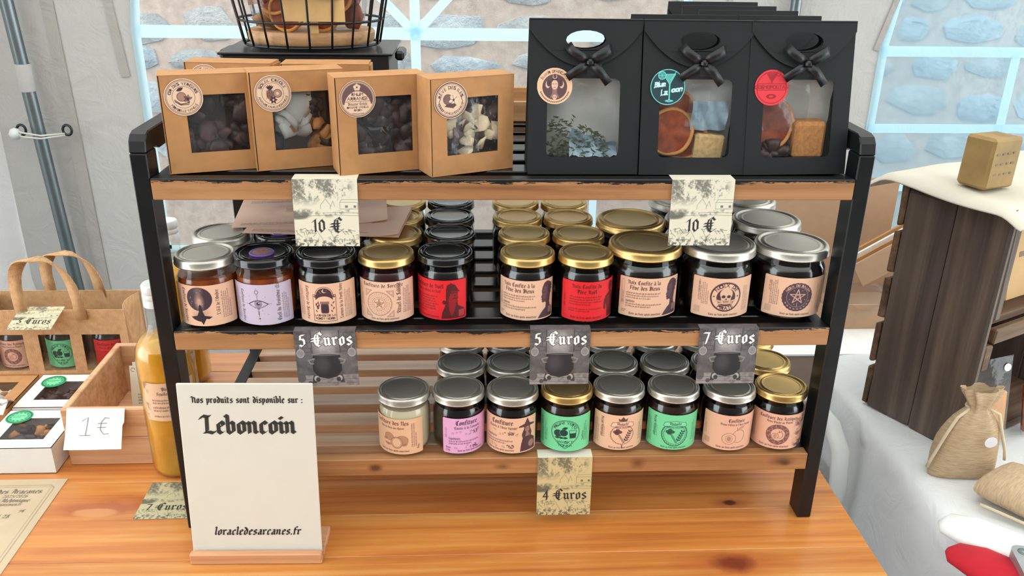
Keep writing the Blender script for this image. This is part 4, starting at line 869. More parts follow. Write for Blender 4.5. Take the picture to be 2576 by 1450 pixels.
# see-through films and glass: straight-through transmission with a fresnel sheen
def film(name, tint, gloss=.10, rough=.08, haze=0.0, hazecol=(230, 240, 245), bump=0.0, bscale=40, ior=1.45):
    t = NT(name); t.n.remove(t.b)
    tr = t.add('ShaderNodeBsdfTransparent'); tr.inputs[0].default_value = lin(tint)
    gl = t.add('ShaderNodeBsdfGlossy'); gl.inputs['Roughness'].default_value = rough
    fr = t.add('ShaderNodeFresnel'); ge = t.add('ShaderNodeNewGeometry'); t.link(t.math('MULTIPLY_ADD', ge.outputs['Backfacing'], 1 / ior - ior, ior), fr.inputs[0])   # thin sheet: the same sheen from both sides
    if bump > 0:
        b = t.add('ShaderNodeBump'); t.link(t.noise(t.coord(), bscale, 4), b.inputs['Height']); b.inputs['Strength'].default_value = bump; b.inputs['Distance'].default_value = .004
        t.link(b.outputs[0], gl.inputs['Normal']); t.link(b.outputs[0], fr.inputs['Normal'])
    fac = t.math('ADD', fr.outputs[0], gloss, clamp=True)
    mx = t.add('ShaderNodeMixShader'); t.link(fac, mx.inputs[0]); t.link(tr.outputs[0], mx.inputs[1]); t.link(gl.outputs[0], mx.inputs[2]); last = mx.outputs[0]
    if haze > 0:
        df = t.add('ShaderNodeBsdfDiffuse'); df.inputs[0].default_value = lin(hazecol); tl = t.add('ShaderNodeBsdfTranslucent'); tl.inputs[0].default_value = lin(hazecol)
        m3 = t.add('ShaderNodeMixShader'); m3.inputs[0].default_value = .5; t.link(df.outputs[0], m3.inputs[1]); t.link(tl.outputs[0], m3.inputs[2])
        m2 = t.add('ShaderNodeMixShader'); m2.inputs[0].default_value = haze; t.link(last, m2.inputs[1]); t.link(m3.outputs[0], m2.inputs[2]); last = m2.outputs[0]
    t.link(last, t.out.inputs[0]); MAT[name] = t.m
film('glass', (246, 250, 248), 0, .03)
film('glass_smoke', (200, 202, 200), .03, .04)
film('cellophane', (240, 242, 244), .02, .14, .05, bump=.4, bscale=45)
film('window_film', (248, 248, 248), .01, .07, .02, bump=.35, bscale=45)
film('pvc', (244, 250, 252), .02, .1, .14, (222, 238, 246), bump=.1, bscale=9)
film('pvc_wet', (214, 236, 246), .03, .15, .42, (178, 214, 232), bump=.3, bscale=60)
def fabric(name, col, tl):
    t = NT(name); n = t.noise(t.coord((1, 1, .35)), 3.2, 4, .5, .4); n2 = t.noise(t.coord((1, 1, 1)), 14, 4, .6, .8)
    c = lin(col); col_ = t.ramp(n, [(.3, tuple(x * .93 for x in c[:3]) + (1,)), (.7, c)])
    t.pr(color=col_, rough=.6, spec=.25); t.bump(t.math('ADD', n, t.math('MULTIPLY', n2, .35)), .55, .03)
    if tl > 0:
        a = t.add('ShaderNodeBsdfTranslucent'); t.link(col_, a.inputs[0]); m = t.add('ShaderNodeMixShader'); m.inputs[0].default_value = tl
        t.link(t.b.outputs[0], m.inputs[1]); t.link(a.outputs[0], m.inputs[2]); t.link(m.outputs[0], t.out.inputs[0])
    MAT[name] = t.m
fabric('tent_fabric', (204, 202, 198), .2); fabric('tent_roof', (236, 233, 226), .42); fabric('dark_block', (92, 88, 84), 0); fabric('tent_seam', (182, 178, 172), .15); fabric('pvc_white', (220, 247, 255), .66); fabric('table_cloth', (226, 228, 228), 0)
t = NT('stone'); v = t.coord((1, 1, 1), rand=True); n = t.noise(v, 9, 6, .62); oi = t.add('ShaderNodeObjectInfo')
a = t.ramp(n, [(.25, (116, 128, 134)), (.5, (166, 178, 184)), (.75, (210, 216, 216))]); b = t.ramp(n, [(.25, (132, 126, 118)), (.5, (178, 174, 166)), (.75, (212, 208, 198))])
n9 = t.noise(v, 45, 5, .7); t.pr(color=t.mix(t.math('MULTIPLY', n9, .55), t.mix(oi.outputs['Random'], a, b), lin((92, 92, 90))), rough=.9); t.bump(t.math('ADD', n, t.math('MULTIPLY', n9, .5)), .9, .05); MAT['stone'] = t.m
t = NT('mortar'); n = t.noise(t.coord(), 22, 8, .78); t.pr(color=t.ramp(n, [(.3, (146, 120, 102)), (.6, (184, 160, 142)), (.8, (208, 190, 174))]), rough=.95); t.bump(n, .6, .02); MAT['mortar'] = t.m

# ------------------------------------------------------------------ the setting
m = MB(); m.box((.3, .6, -.775), (9, 7, .05)); structure(m.build('floor', 'floor_asphalt'))['label'] = 'dark ground under the market tables'
YW = 1.30
def arch(x0, x1, zs, ztop, zbot, n=14):
    cx, r = (x0 + x1) / 2, (x1 - x0) / 2
    return [(x0, zbot), (x1, zbot), (x1, zs)] + [(cx + r * math.cos(math.pi * k / n), zs + (ztop - zs) * math.sin(math.pi * k / n) ** .8) for k in range(1, n)] + [(x0, zs)]
W1 = arch(-.845, .505, .462, .90, -.10); W2 = arch(1.005, 2.35, .44, .86, -.13)
m = MB(); m.poly([(-1.215, -.75), (2.7, -.75), (2.7, 1.30), (-1.215, 1.30)], [W1, W2], lambda x, z, d: (x, YW + d, z), .003)
wb_ = structure(m.build('wall_back', 'tent_fabric')); wb_['label'] = 'white tent wall with two arched clear windows'
def strip(name, pts, w, y, mat, parent, th=.004, sheet=False):
    """flat welded band along a polyline in the wall plane"""
    L = []; Rr = []
    for i, p in enumerate(pts):
        a = Vector(pts[max(0, i - 1)]); b = Vector(pts[min(len(pts) - 1, i + 1)]); d = (b - a).normalized(); nn = Vector((-d.y, d.x)) * w / 2
        L.append((p[0] + nn.x, p[1] + nn.y)); Rr.append((p[0] - nn.x, p[1] - nn.y))
    mm = MB(); V = []; n = len(pts)
    for d in (0, th): V += [(q[0], y + d, q[1]) for q in L] + [(q[0], y + d, q[1]) for q in Rr]
    Fc = []
    for i in range(n - 1):
        Fc += [(i, i + 1, n + i + 1, n + i), (2 * n + i, 3 * n + i, 3 * n + i + 1, 2 * n + i + 1), (i, 2 * n + i, 2 * n + i + 1, i + 1), (n + i, n + i + 1, 3 * n + i + 1, 3 * n + i)]
    Fc += [(0, n, 3 * n, 2 * n), (n - 1, 3 * n - 1, 4 * n - 1, 2 * n - 1)]
    if sheet: V = V[:2 * n]; Fc = [(i, i + 1, n + i + 1, n + i) for i in range(n - 1)]
    mm.add(V, Fc); return mm.build(name, mat, parent)
def tent_window(name, out, bars, pane):
    e = bpy.data.objects.new(name, None); COL.objects.link(e); structure(e)
    mm = MB(); mm.poly(out, (), lambda x, z, d: (x, YW + .0075 + d, z)); mm.build('pane', pane, e)
    strip('border', out + out[:1], .022, YW - .003, 'pvc_white', e, .001, True)
    for k, (pts, w) in enumerate(bars): strip('muntin', pts, w, YW - .0045 - .0006 * k, 'pvc_white', e, .0005, True)
    return e
c1 = -.1735
w = tent_window('window_1', W1, [([(-.84, .459), (.50, .459)], .030), ([(c1, -.1), (c1, .90)], .024), ([(c1, .46), (c1 - .33, .80)], .022), ([(c1, .46), (c1 + .33, .80)], .022), ([(.285, -.1), (.285, .20)], .02), ([(c1 - .458, -.1), (c1 - .458, .20)], .02), ([(-.84, .20), (.50, .20)], .026)], 'pvc')
w['label'] = 'arched clear window with fan shaped white bars'
w = tent_window('window_2', W2, [([(1.0, .428), (2.35, .428)], .026), ([(1.0, .232), (2.35, .232)], .024), ([(1.0, .072), (2.35, .072)], .02), ([(1.352, -.13), (1.352, .43)], .024), ([(1.70, -.13), (1.70, .86)], .024)], 'pvc_wet')
w['label'] = 'rain streaked arched window behind the weathered crate'
# left tent wall, running towards the viewer from the corner pole
m = MB(); m.grid(34, 26, lambda u, v: (-1.200 - .62 * u + .012 * math.sin(9 * v + 5 * u), 1.302 - .85 * u + .02 * math.sin(7 * u + 3 * v) + .012 * math.sin(23 * v + 11 * u), -.75 + 1.95 * v))
wl = structure(m.build('wall_left', 'tent_fabric', smooth=True)); wl['label'] = 'creased white tent wall left of the corner pole'
strip('seam', [(-1.02, -.75), (-1.035, .2), (-1.06, 1.2)], .03, YW - .004, 'tent_seam', wb_, .003)
strip('seam', [(-.885, .35), (-.90, .52), (-.905, 1.2)], .02, YW - .004, 'tent_seam', wb_, .003)
strip('seam', [(.985, .43), (1.03, .60), (1.08, 1.2)], .014, YW - .004, 'tent_seam', wb_, .003); strip('seam', [(.60, .5), (.60, 1.4)], .012, YW - .004, 'tent_seam', wb_, .003)
def pole(x0, x1, y, r, label):
    mm = MB(); mm.tube([(x0, y, -.75), (x1, y, 1.8)], r, 14); o = mm.build('tent_pole', 'steel', None, True, 40); tag(o, label, 'pole', 'tent poles'); return o
p_ = thing('tent_pole', 'dark steel corner pole of the tent behind the jute bag', 'pole', (-1.055, 1.262, -.75), 0)
m = MB(); m.tube([(0, 0, 0), (-.0935, 0, 1.9)], .0155, 14); m.build('tube', 'steel', p_, True, 40)
m = MB(); m.lathe([(.0175, 1.07), (.0182, 1.075), (.0182, 1.13), (.0175, 1.135)], 16, (-.0540, 0, 0)); m.build('sleeve', 'tent_fabric', p_, True)
p2 = thing('tent_pole', 'grey steel tent pole rising behind the black gift bags', 'pole', (.757, 1.278, -.75)); m = MB(); m.tube([(0, 0, 0), (0, 0, 1.9)], .013, 12); m.build('tube', 'steel', p2, True, 40)
# bungee ties on the corner pole
for (bx, bz, lab) in ((-1.100, .222, 'white ball bungee tie looped round the corner pole'), (-1.078, -.245, 'lower ball bungee tie on the tent pole behind the bag handles')):
    b = thing('bungee_tie', lab, 'bungee', (bx, 1.235, bz)); mm = MB(); mm.lathe([(0, -.015), (.009, -.012), (.0145, 0), (.009, .012), (0, .015)], 14, (-.045, -.004, 0)); mm.build('ball', 'ball', b, True)
    mm = MB(); mm.tube([(-.05, 0, .008), (-.02, -.012, .004), (.02, -.014, -.002), (.062, .02, -.004)], .0024, 6); mm.tube([(-.05, 0, -.002), (-.02, -.012, -.006), (.02, -.014, -.009), (.062, .02, -.008)], .0024, 6); mm.build('cord', 'bungee', b, True)
    for ex in (-.042, .068):
        mm = MB(); mm.tube([(ex + .0105 * math.cos(a), .024, .004 + .0125 * math.sin(a)) for a in [k * math.pi / 8 for k in range(16)]], .0034, 6, True); mm.build('eyelet', 'eyelet', b, True)
# stone wall outside
m = MB(); m.box((.6, 3.02, .15), (8.4, .2, 3.0)); ws = structure(m.build('wall_outside', 'mortar')); ws['label'] = 'rubble stone wall seen through the tent windows'
rs = random.Random(11); z = -.45
def rubble(wd, hg, r):
    n = r.choice((7, 8, 9, 10)); out = []
    for k in range(n):
        a = 2 * math.pi * (k + r.uniform(-.28, .28)) / n; e = (abs(math.cos(a)) ** 3.2 + abs(math.sin(a)) ** 3.2) ** (-1 / 3.2) * r.uniform(.84, 1.06); out.append((wd / 2 * e * math.cos(a), hg / 2 * e * math.sin(a)))
    V = [(x, 0, q) for x, q in out] + [(x * .94, -.010 - r.uniform(0, .006), q * .94) for x, q in out] + [(x * .62 + r.uniform(-.01, .01), -.017 - r.uniform(0, .010), q * .62) for x, q in out]
    Fc = [(i + L * n, (i + 1) % n + L * n, (i + 1) % n + (L + 1) * n, i + (L + 1) * n) for L in (0, 1) for i in range(n)] + [tuple(range(2 * n, 3 * n))]
    mm = MB(); mm.add(V, Fc); return mm.mesh('stone', 'stone', True, 40)
while z < 1.15:
    hgt = rs.uniform(.10, .19); x = -2.25 + rs.uniform(0, .2)
    while x < 3.5:
        wd = rs.uniform(.12, .34); hh = hgt * rs.uniform(.7, 1.08); obj('stone', rubble(wd, hh, rs), ws, (x + wd / 2, 2.925, z + hgt / 2 + rs.uniform(-.02, .02)), (0, rs.uniform(-.12, .12), 0)); x += wd + rs.uniform(.012, .05)
    z += hgt + rs.uniform(.008, .03)
m = MB(); m.poly([(-2.2, -2.75), (3.2, -2.75), (3.2, 1.32), (-2.2, 1.32)], (), lambda x, y, d: (x, y, 1.30 + .28 * (1 - abs(y + .7) / 2.05))); cg = structure(m.build('ceiling', 'tent_roof')); cg['label'] = 'unseen translucent tent roof added to dim the stall'  # roof out of view, put in to dim the inside against the sky
m = MB(); m.box((.2, -2.75, .27), (7.5, .01, 2.04)); wf = structure(m.build('unseen_light_block', 'dark_block')); wf['label'] = 'dark panel added unseen behind the viewer to block front light'  # added out of view to cut front light and darken glass reflections
# ------------------------------------------------------------------ pine table
tb = thing('table', 'varnished pine plank table carrying the display shelf', 'table', (0, 0, 0))
ed = [-.46, -.38, -.30, -.22, -.138, -.058, .022, .102, .182, .262, .342, .418, .487]
for i in range(len(ed) - 1):
    m = MB(); m.box((-.4245, (ed[i] + ed[i + 1]) / 2, -.015), (1.75, ed[i + 1] - ed[i] - .0006, .03), .0008); m.build('plank', 'pine_table', tb)
for (x, y) in ((-1.2, -.4), (.36, -.4), (-1.2, .42), (.36, .42)):
    m = MB(); m.box((x, y, -.39), (.06, .06, .72), .003); m.build('leg', 'pine_table', tb)

# ------------------------------------------------------------------ three-tier display shelf
sh = thing('display_shelf', 'black three-tier slatted shelf with worn bamboo front boards', 'shelf', (0, 0, 0))
XO, XI = .398, .380
for s_ in (-1, 1):
    def side(name, pts, mat='black_paint'):
        mm = MB(); out = pts
        n = len(out); xa, xb = s_ * XI, s_ * XO
        V = [(xa, p[0], p[1]) for p in out] + [(xb, p[0], p[1]) for p in out]
        tr = tessellate_polygon([[Vector((p[0], p[1], 0)) for p in out]])
        Fc = [tuple(t_) for t_ in tr] + [tuple(i + n for i in t_) for t_ in tr] + [(i, (i + 1) % n, n + (i + 1) % n, n + i) for i in range(n)]
        mm.add(V, Fc); o = mm.build(name, mat, sh); bv = o.modifiers.new('edge', 'BEVEL'); bv.width = .0012; bv.segments = 1; bv.limit_method = 'ANGLE'; return o
    side('front_post', [(.001, 0), (.031, 0), (.031, .4795), (.001, .4795)])
    side('top_rail', [(.001, .4800), (.004, .492), (.010, .4985), (.018, .501), (.372, .501), (.385, .494), (.390, .482), (.390, .476), (.045, .476), (.036, .480)])
    side('rear_post', [(.360, 0), (.390, 0), (.390, .4755), (.360, .4755)])
    for z in (zt, zm, zb):
        m = MB(); m.box((s_ * (XI - .008 - .0003), .1785, z - .0118), (.016, .326, .022), .001); m.build('bearer', 'black_paint', sh)
for z, top in ((zt, 'bamboo_painted'), (zm, 'bamboo_painted'), (zb, 'bamboo')):
    m = MB(); m.box((0, 0, 0), (2 * XI - .0006, .015, .0235), .001); o = m.build('front_board', top, sh, loc=(0, .0075, z - .01175))
    for k in range(6):
        m = MB(); m.box((0, 0, 0), (2 * XI - .034, .0305, .0135), .0012); m.build('slat', 'black_gloss' if z > .2 else 'slat_wood', sh, loc=(0, .0485 + .0497 * k, z - .0068))
    m = MB(); m.box((0, 0, 0), (2 * XI - .0006, .016, .0235), .001); m.build('rear_board', 'black_gloss' if z > .2 else 'slat_wood', sh, loc=(0, .350, z - .01175))
# ------------------------------------------------------------------ jam jars
def jar_meshes(R, hl, lid_h, tag_):
    """profiles of one jar size: body radius R, lid lower edge at hl"""
    q = {}
    body = [(0, .0006), (R * .62, .0006), (R * .78, .0014), (R * .92, .0065), (R * .985, .013), (R * .99, .018), (R * .985, .050 + (hl - .071)), (R * .96, .0565 + (hl - .071)), (R * .90, .0615 + (hl - .071)), (R * .875, .0645 + (hl - .071)), (R * .875, hl + .004)]
    mm = MB(); mm.lathe(body, 44); q['glass'] = mm.mesh('glass', 'glass', True)
    fill = [(max(0, r - .0012), z + .0012) for r, z in body[:-2]] + [(R * .86, hl - .009), (0, hl - .009)]
    fill[0] = (0, .0018); q['fill'] = fill
    fill_am = [(max(0, r - .0012), z + .0012) for r, z in body[:8]] + [(0, body[7][1] + .0012)]; fill_am[0] = (0, .0018); q['fill_low'] = fill_am
    L = R * 1.005; lid = [(L * .90, hl), (L * .985, hl - .0004), (L, hl + .0006), (L * .985, hl + .0014), (L * .985, hl + lid_h * .62), (L * .965, hl + lid_h * .86), (L * .93, hl + lid_h * .98), (L * .885, hl + lid_h), (L * .86, hl + lid_h * .93), (L * .83, hl + lid_h * .80), (L * .80, hl + lid_h * .78), (L * .765, hl + lid_h * .90), (L * .73, hl + lid_h * .93), (L * .69, hl + lid_h * .86), (L * .66, hl + lid_h * .84), (0, hl + lid_h * .84)]
    q['lid'] = lid; q['R'] = R; q['top'] = hl + lid_h * .84; return q
JS = {'small': jar_meshes(.0326, .0712, .0095, 's'), 'mid': jar_meshes(.0348, .073, .010, 'm'), 'large': jar_meshes(.0440, .0765, .0108, 'l')}
_jm = {}
def jm(kind, part, mat):
    k = (kind, part, mat)
    if k not in _jm:
        mm = MB(); mm.lathe(JS[kind][part], 44); _jm[k] = mm.mesh({'lid': 'lid'}.get(part, 'jam'), mat, True, 50)
    return _jm[k]
_lab = {}
def label_mesh(kind, art):
    k = (kind, art.__name__ if hasattr(art, '__name__') else str(art))
    if k not in _lab:
        cv = art(); R = JS[kind]['R'] * .99 + .00035
        def fn(x, y): a = (x - LW / 2) * .001 / R; return np.stack([R * np.sin(a), -R * np.cos(a), .0055 + y * .001 * .985 + (.002 if kind == 'large' else 0)], -1)
        r_ = 1.6
        def keep(X, Y):
            dx = np.maximum(0, np.maximum(r_ - X, X - (LW - r_))); dy = np.maximum(0, np.maximum(r_ - Y, Y - (LH - r_))); return np.hypot(dx, dy) <= r_ + .05
        _lab[k] = print_mesh('label', cv, fn, 'print', keep)
    return _lab[k]
def jar(kind, x, y, z, lid, jam, label, art=None, rot=0.0, group='jars of jam on the shelf', low=False, seal=False, cat='jar'):
    o = thing('jam_jar', label, cat, (x, y, z), math.radians(rot), group)
    obj('glass', JS[kind]['glass'], o); obj('jam', jm(kind, 'fill_low' if low else 'fill', jam), o); l = obj('lid', jm(kind, 'lid', lid), o)
    if art: obj('label', label_mesh(kind, art), o)
    if seal:
        zt_ = JS[kind]['top']; mm = MB(); mm.lathe([(.0135, zt_), (.0142, zt_ + .0012), (.0132, zt_ + .0024), (.0108, zt_ + .0022)], 26, (-.001, -.004, 0)); mm.build('wax_seal', 'purple_wax', l, True)
        mm = MB(); mm.lathe([(.0110, zt_ + .0018), (.0104, zt_ + .0022), (0, zt_ + .0022)], 24, (-.001, -.004, 0)); mm.build('seal_stamp', 'bronze_wax', l, True)
    return o
ZJ = .0002
GM = 'jars on the middle tier'; GB = 'jars on the bottom tier'
front_m = [
 ('mid', -.3445, .0375, 'silver', 'jam_amber', 'amber jam jar with dark moon label at the left post', art_ombre, 2, True, False),
 ('mid', -.2795, .0395, 'black_lid', 'jam_amber', 'amber jam jar with lilac eye label and purple wax seal, front row', art_oeil, 0, True, True),
 ('mid', -.2094, .0420, 'black_lid', 'jam_dark', 'black lidded jar with arched forest and moon label', art_larmes, 6, False, False),
 ('small', -.1402, .0440, 'gold', 'jam_plum', 'gold lidded jar with pale zodiac wheel label', art_sabbat, 1, False, False),
 ('small', -.0719, .0480, 'black_lid', 'jam_dark', 'black lidded jar with red bearded man label, left half of middle tier', art_noel, -22, False, False),
 ('small', .0240, .0452, 'gold', 'jam_dark', 'small gold lidded jar with woman silhouette on peach label', art_feve, -6, False, False),
 ('small', .0924, .0415, 'gold', 'jam_dark', 'gold lidded jar with red label and dark torso figure', art_pere, 9, False, False),
 ('large', .1650, .0575, 'gold', 'jam_dark', 'wide gold lidded jar with woman silhouette label', art_feve, 3, False, False),
 ('large', .2535, .0565, 'silver', 'jam_dark', 'wide silver lidded jar with skull emblem label', art_pirate, 0, False, False),
 ('large', .3415, .0565, 'silver', 'jam_dark', 'wide silver lidded jar with dark pentagram emblem at the right post', art_salem, -4, False, False)]
t = NT('jam_amber'); n = t.noise(t.coord(), 60, 4); t.pr(color=t.ramp(n, [(.3, (112, 44, 14)), (.7, (176, 84, 28))]), rough=.16, coat=.6); t.b.inputs['Subsurface Weight'].default_value = .25; t.b.inputs['Subsurface Radius'].default_value = (.012, .005, .002); MAT['jam_amber'] = t.m
for kd, x, y, lid, jam, lab, art, rot, low, seal in front_m: jar(kd, x, y, zm + ZJ, lid, jam, lab, art, rot, GM, low, seal)
OR = {1: 'second', 2: 'third', 3: 'fourth'}
cols = [('mid', 'silver', 'jam_amber', 'dark moon', [(-.3450, .1085)], True), ('mid', 'black_lid', 'jam_amber', 'lilac eye', [(-.2722, .1125)], True), ('mid', 'black_lid', 'jam_dark', 'forest and moon', [(-.2046, .1140)], False),
        ('small', 'gold', 'jam_plum', 'zodiac wheel', [(-.1343, .1108), (-.1353, .1776), (-.1355, .2444)], False), ('small', 'black_lid', 'jam_dark', 'bearded man', [(-.0682, .1148), (-.0695, .1816), (-.0690, .2484)], False),
        ('small', 'gold', 'jam_dark', 'small woman silhouette', [(.0240, .1118), (.0190, .1786), (.0200, .2454)], False), ('small', 'gold', 'jam_dark', 'red torso', [(.0915, .1090), (.0860, .1758), (.0872, .2426)], False),
        ('large', 'gold', 'jam_dark', 'wide woman silhouette', [(.1630, .1470)], False), ('large', 'silver', 'jam_dark', 'skull emblem', [(.2515, .1470), (.2480, .2370)], False), ('large', 'silver', 'jam_dark', 'pentagram', [(.3400, .1470), (.3370, .2370)], False)]
LN = {'silver': 'silver', 'gold': 'gold', 'black_lid': 'black'}
for ci, (kd, lid, jam, nm, pts, low) in enumerate(cols):
    for k, (x, y) in enumerate(pts):
        jar(kd, x, y, zm + ZJ, lid, jam, f'{LN[lid]} lidded jar, {OR[k + 1]} in the line behind the {nm} jar', None, 0, GM, low, seal=(ci == 1))
front_b = [
 (-.1251, .0345, 'silver', 'jam_cream', 'jar of white coconut jam with silver lid and peach label', art_iles, -24), (-.0582, .0350, 'silver', 'jam_dark', 'jar with lilac pink Confiture label and silver lid', art_lavande, 33),
 (.0087, .0337, 'silver', 'jam_dark', 'jar with witch in pointed hat on its Confiture label', art_anis, -10), (.0764, .0366, 'gold', 'jam_brown', 'gold lidded jar with mint green label of plums and a glass', art_prune, -8),
 (.1418, .0380, 'silver', 'jam_brown', 'jar with crowned rhubarb emblem on a peach label', 'rh1', 0), (.2104, .0367, 'silver', 'jam_brown', 'jar with mint green rhubarb emblem label', 'rh2', -6),
 (.2805, .0338, 'silver', 'jam_dark', 'jar with line drawn halved plum on a peach Confiture label', art_prunes, -2), (.3462, .0345, 'gold', 'jam_dark', 'gold lidded jar with round Aztec fruit emblem at right end', art_azteque, -14)]
def rh1(): return art_rhubarbe(PEACH, INK, True)
def rh2(): return art_rhubarbe(MINT, (24, 62, 58), False)
for x, y, lid, jam, lab, art, rot in front_b: jar('small', x, y, zb + ZJ, lid, jam, lab, {'rh1': rh1, 'rh2': rh2}.get(art, art) if isinstance(art, str) else art, rot, GB)
for x, lid, nm in ((-.0553, 'silver', 'lilac pink'), (.0095, 'silver', 'witch'), (.0745, 'gold', 'green plum'), (.1448, 'silver', 'crowned rhubarb'), (.2130, 'silver', 'green rhubarb'), (.2810, 'silver', 'halved plum'), (.3480, 'gold', 'Aztec emblem')):
    for k in (1, 2):
        jar('small', x, .0345 + .0672 * k, zb + ZJ, lid, 'jam_dark', f'{lid} lidded jar, {OR[k]} in the line behind the {nm} label jar', None, 0, GB)

# ------------------------------------------------------------------ kraft boxes with windows
def lumps(parent, n, box3, size, mat, seed, flat=.5, name='filling', lim=None):
    r = random.Random(seed); mm = MB(); lim = lim or [(a - size * .7, b + size * .7) for a, b in box3]
    for k in range(n):
        c = [r.uniform(a, b) for a, b in box3]; s_ = size * r.uniform(.6, 1.3)
        M = Matrix.Translation(c) @ Matrix.Rotation(r.uniform(-.6, .6), 4, 'Z') @ Matrix.Rotation(r.uniform(-.7, .7), 4, 'X')
        ph = [r.uniform(0, 6) for _ in range(4)]
        V = []; nu, nv = 8, 5
        prof = []
        for j in range(nv):
            th = math.pi * (j + .5) / nv
            for i in range(nu):
                a = 2 * math.pi * i / nu; rr = s_ * (1 + .22 * math.sin(2 * a + ph[0]) + .15 * math.sin(3 * a + ph[1] + j))
                q_ = M @ Vector((rr * math.sin(th) * math.cos(a), rr * flat * math.cos(th) + .2 * s_ * math.sin(2 * a + ph[2]) * math.sin(th), rr * math.sin(th) * math.sin(a))); V.append(tuple(min(max(q_[i_], lim[i_][0]), lim[i_][1]) for i_ in range(3)))
        Fc = [(j * nu + i, j * nu + (i + 1) % nu, (j + 1) * nu + (i + 1) % nu, (j + 1) * nu + i) for j in range(nv - 1) for i in range(nu)] + [tuple(range(nu)), tuple(reversed(range((nv - 1) * nu, nv * nu)))]
        mm.add(V, Fc)
    return mm.build(name, mat, parent, True)
_stk = {}
def place_sticker(art, parent, x, y, z, d=.039, rot=None):
    if art not in _stk:
        cv = art(); r_ = cv.w / 2; _stk[art] = (print_mesh('sticker', cv, lambda x, y: np.stack([(x - r_) * .001, np.zeros_like(x), (y - r_) * .001], -1), 'print', lambda X, Y: np.hypot(X - r_, Y - r_) <= r_), cv.w)
    me, w0 = _stk[art]; o = obj('sticker', me, parent, (x, y, z), rot); s_ = d / (w0 * .001); o.scale = (s_, 1, s_); return o
def kraft_box(label, x, y, z, rot, w=.0985, h=.104, d=.036, art=None, fills=(), body='kraft', group='kraft window boxes on the top tier', win=(.019, .0215, .019, .0215), stz=.023, full=True):
    o = thing('gift_box', label, 'box', (x, y, z), math.radians(rot), group); T = .0006
    mm = MB(); mm.box((T / 2, d / 2, h / 2), (T, d, h)); mm.box((w - T / 2, d / 2, h / 2), (T, d, h)); mm.box((w / 2, d / 2, T / 2), (w - 2 * T, d, T)); mm.box((w / 2, d - T / 2, h / 2), (w - 2 * T, T, h - 2 * T)); mm.box((w / 2, d / 2, h - T / 2), (w - 2 * T, d, T)); mm.build('carton', body, o)
    mm = MB(); mm.box((w / 2, d - .003, h / 2), (w - .004, .001, h - .004)); mm.build('back_shade', 'kraft_in_shade', o)  # dark sheet standing in for shade at the back of the box
    l, b, r, t_ = win
    mm = MB(); mm.poly([(.0016, T), (w - T, T), (w - T, h - T), (.0016, h - T)], [[(l, b), (l, h - t_), (w - r, h - t_), (w - r, b)]], lambda a, c, dd: (a, .0003 + dd, c), .0006); mm.build('front_panel', body, o)
    mm = MB(); mm.box((.0011, .0011, h / 2), (.0009, .0008, h - 2 * T)); mm.build('edge_slit_shade', 'slit_shade', o)  # dark strip standing in for the shade inside the side gap
    mm = MB(); mm.box((w + .0011, d / 2 + .003, h / 2 - .001), (.0018, d - .008, h - .003)); mm.build('tuck_flap', body, o)
    if full:
        mm = MB(); mm.poly([(l - .002, b - .002), (w - r + .002, b - .002), (w - r + .002, h - t_ + .002), (l - .002, h - t_ + .002)], (), lambda a, c, dd: (a, .0012 + dd, c)); mm.build('window_film', 'window_film', o)
        mm = MB(); mm.grid(14, 14, lambda u, v: (l - .003 + (w - l - r + .006) * u * .62, .0026 + .0012 * math.sin(17 * u + 9 * v) * math.sin(13 * v), b + (h - b - t_) * v)); mm.build('cellophane', 'cellophane', o, True)
        for (n, mat, size, zz, seed, flat, *yr) in fills: lumps(o, n, ((l - .004, w - r + .004), yr[0] if yr else (.009, d - .014), (zz[0] * h, zz[1] * h)), size, mat, seed, flat, lim=((.0015, w - .0015), (.0020 + .0002 * (seed % 5), d - .004), (.002, h - .002)))
    if art: place_sticker(art, o, .0235, -.0004, h - stz)
    return o
ZB = zt + .0003
kraft_box('kraft box with round fruit branch sticker, leftmost on the top tier', -.3635, .0160, ZB, 17, w=.0890, art=st_vergers, win=(.0245, .0215, .004, .0215), fills=((26, 'dried_dark', .011, (.2, .72), 1, .5), (6, 'dried_plum', .009, (.2, .6), 2, .6)))
kraft_box('kraft box with round pineapple sticker', -.2740, .0290, ZB, 19, w=.0995, h=.106, art=st_soleil, win=(.0215, .0215, .0165, .0225), fills=((7, 'organza', .017, (.3, .7), 4, .3, (.012, .02)), (9, 'dried_apple', .011, (.2, .5), 5, .4), (8, 'dried_dark', .010, (.2, .7), 6, .5)))
kraft_box('kraft box with dark arched flower sticker and dark filling', -.1828, .0112, ZB, 19, w=.0990, art=st_rhum, win=(.0215, .0215, .017, .0215), fills=((30, 'dried_dark', .011, (.2, .75), 7, .5), (3, 'jam_dark', .012, (.3, .6), 8, .4)))
kraft_box('kraft box with orchid sticker showing coconut chips', -.0840, .0055, ZB, 25, w=.0985, art=st_reve, fills=((22, 'dried_plum', .012, (.2, .75), 9, .6, (.014, .022)), (17, 'coconut', .0085, (.22, .68), 10, .22, (.0055, .009))))
kraft_box('kraft box with sticker in the back row under the wire basket, left', -.3660, .1150, ZB, -5, art=st_vergers, full=False, stz=.0215)
kraft_box('kraft box with sticker in the back row under the wire basket, right', -.2560, .1060, ZB, 1, art=st_reve, full=False, stz=.0215)

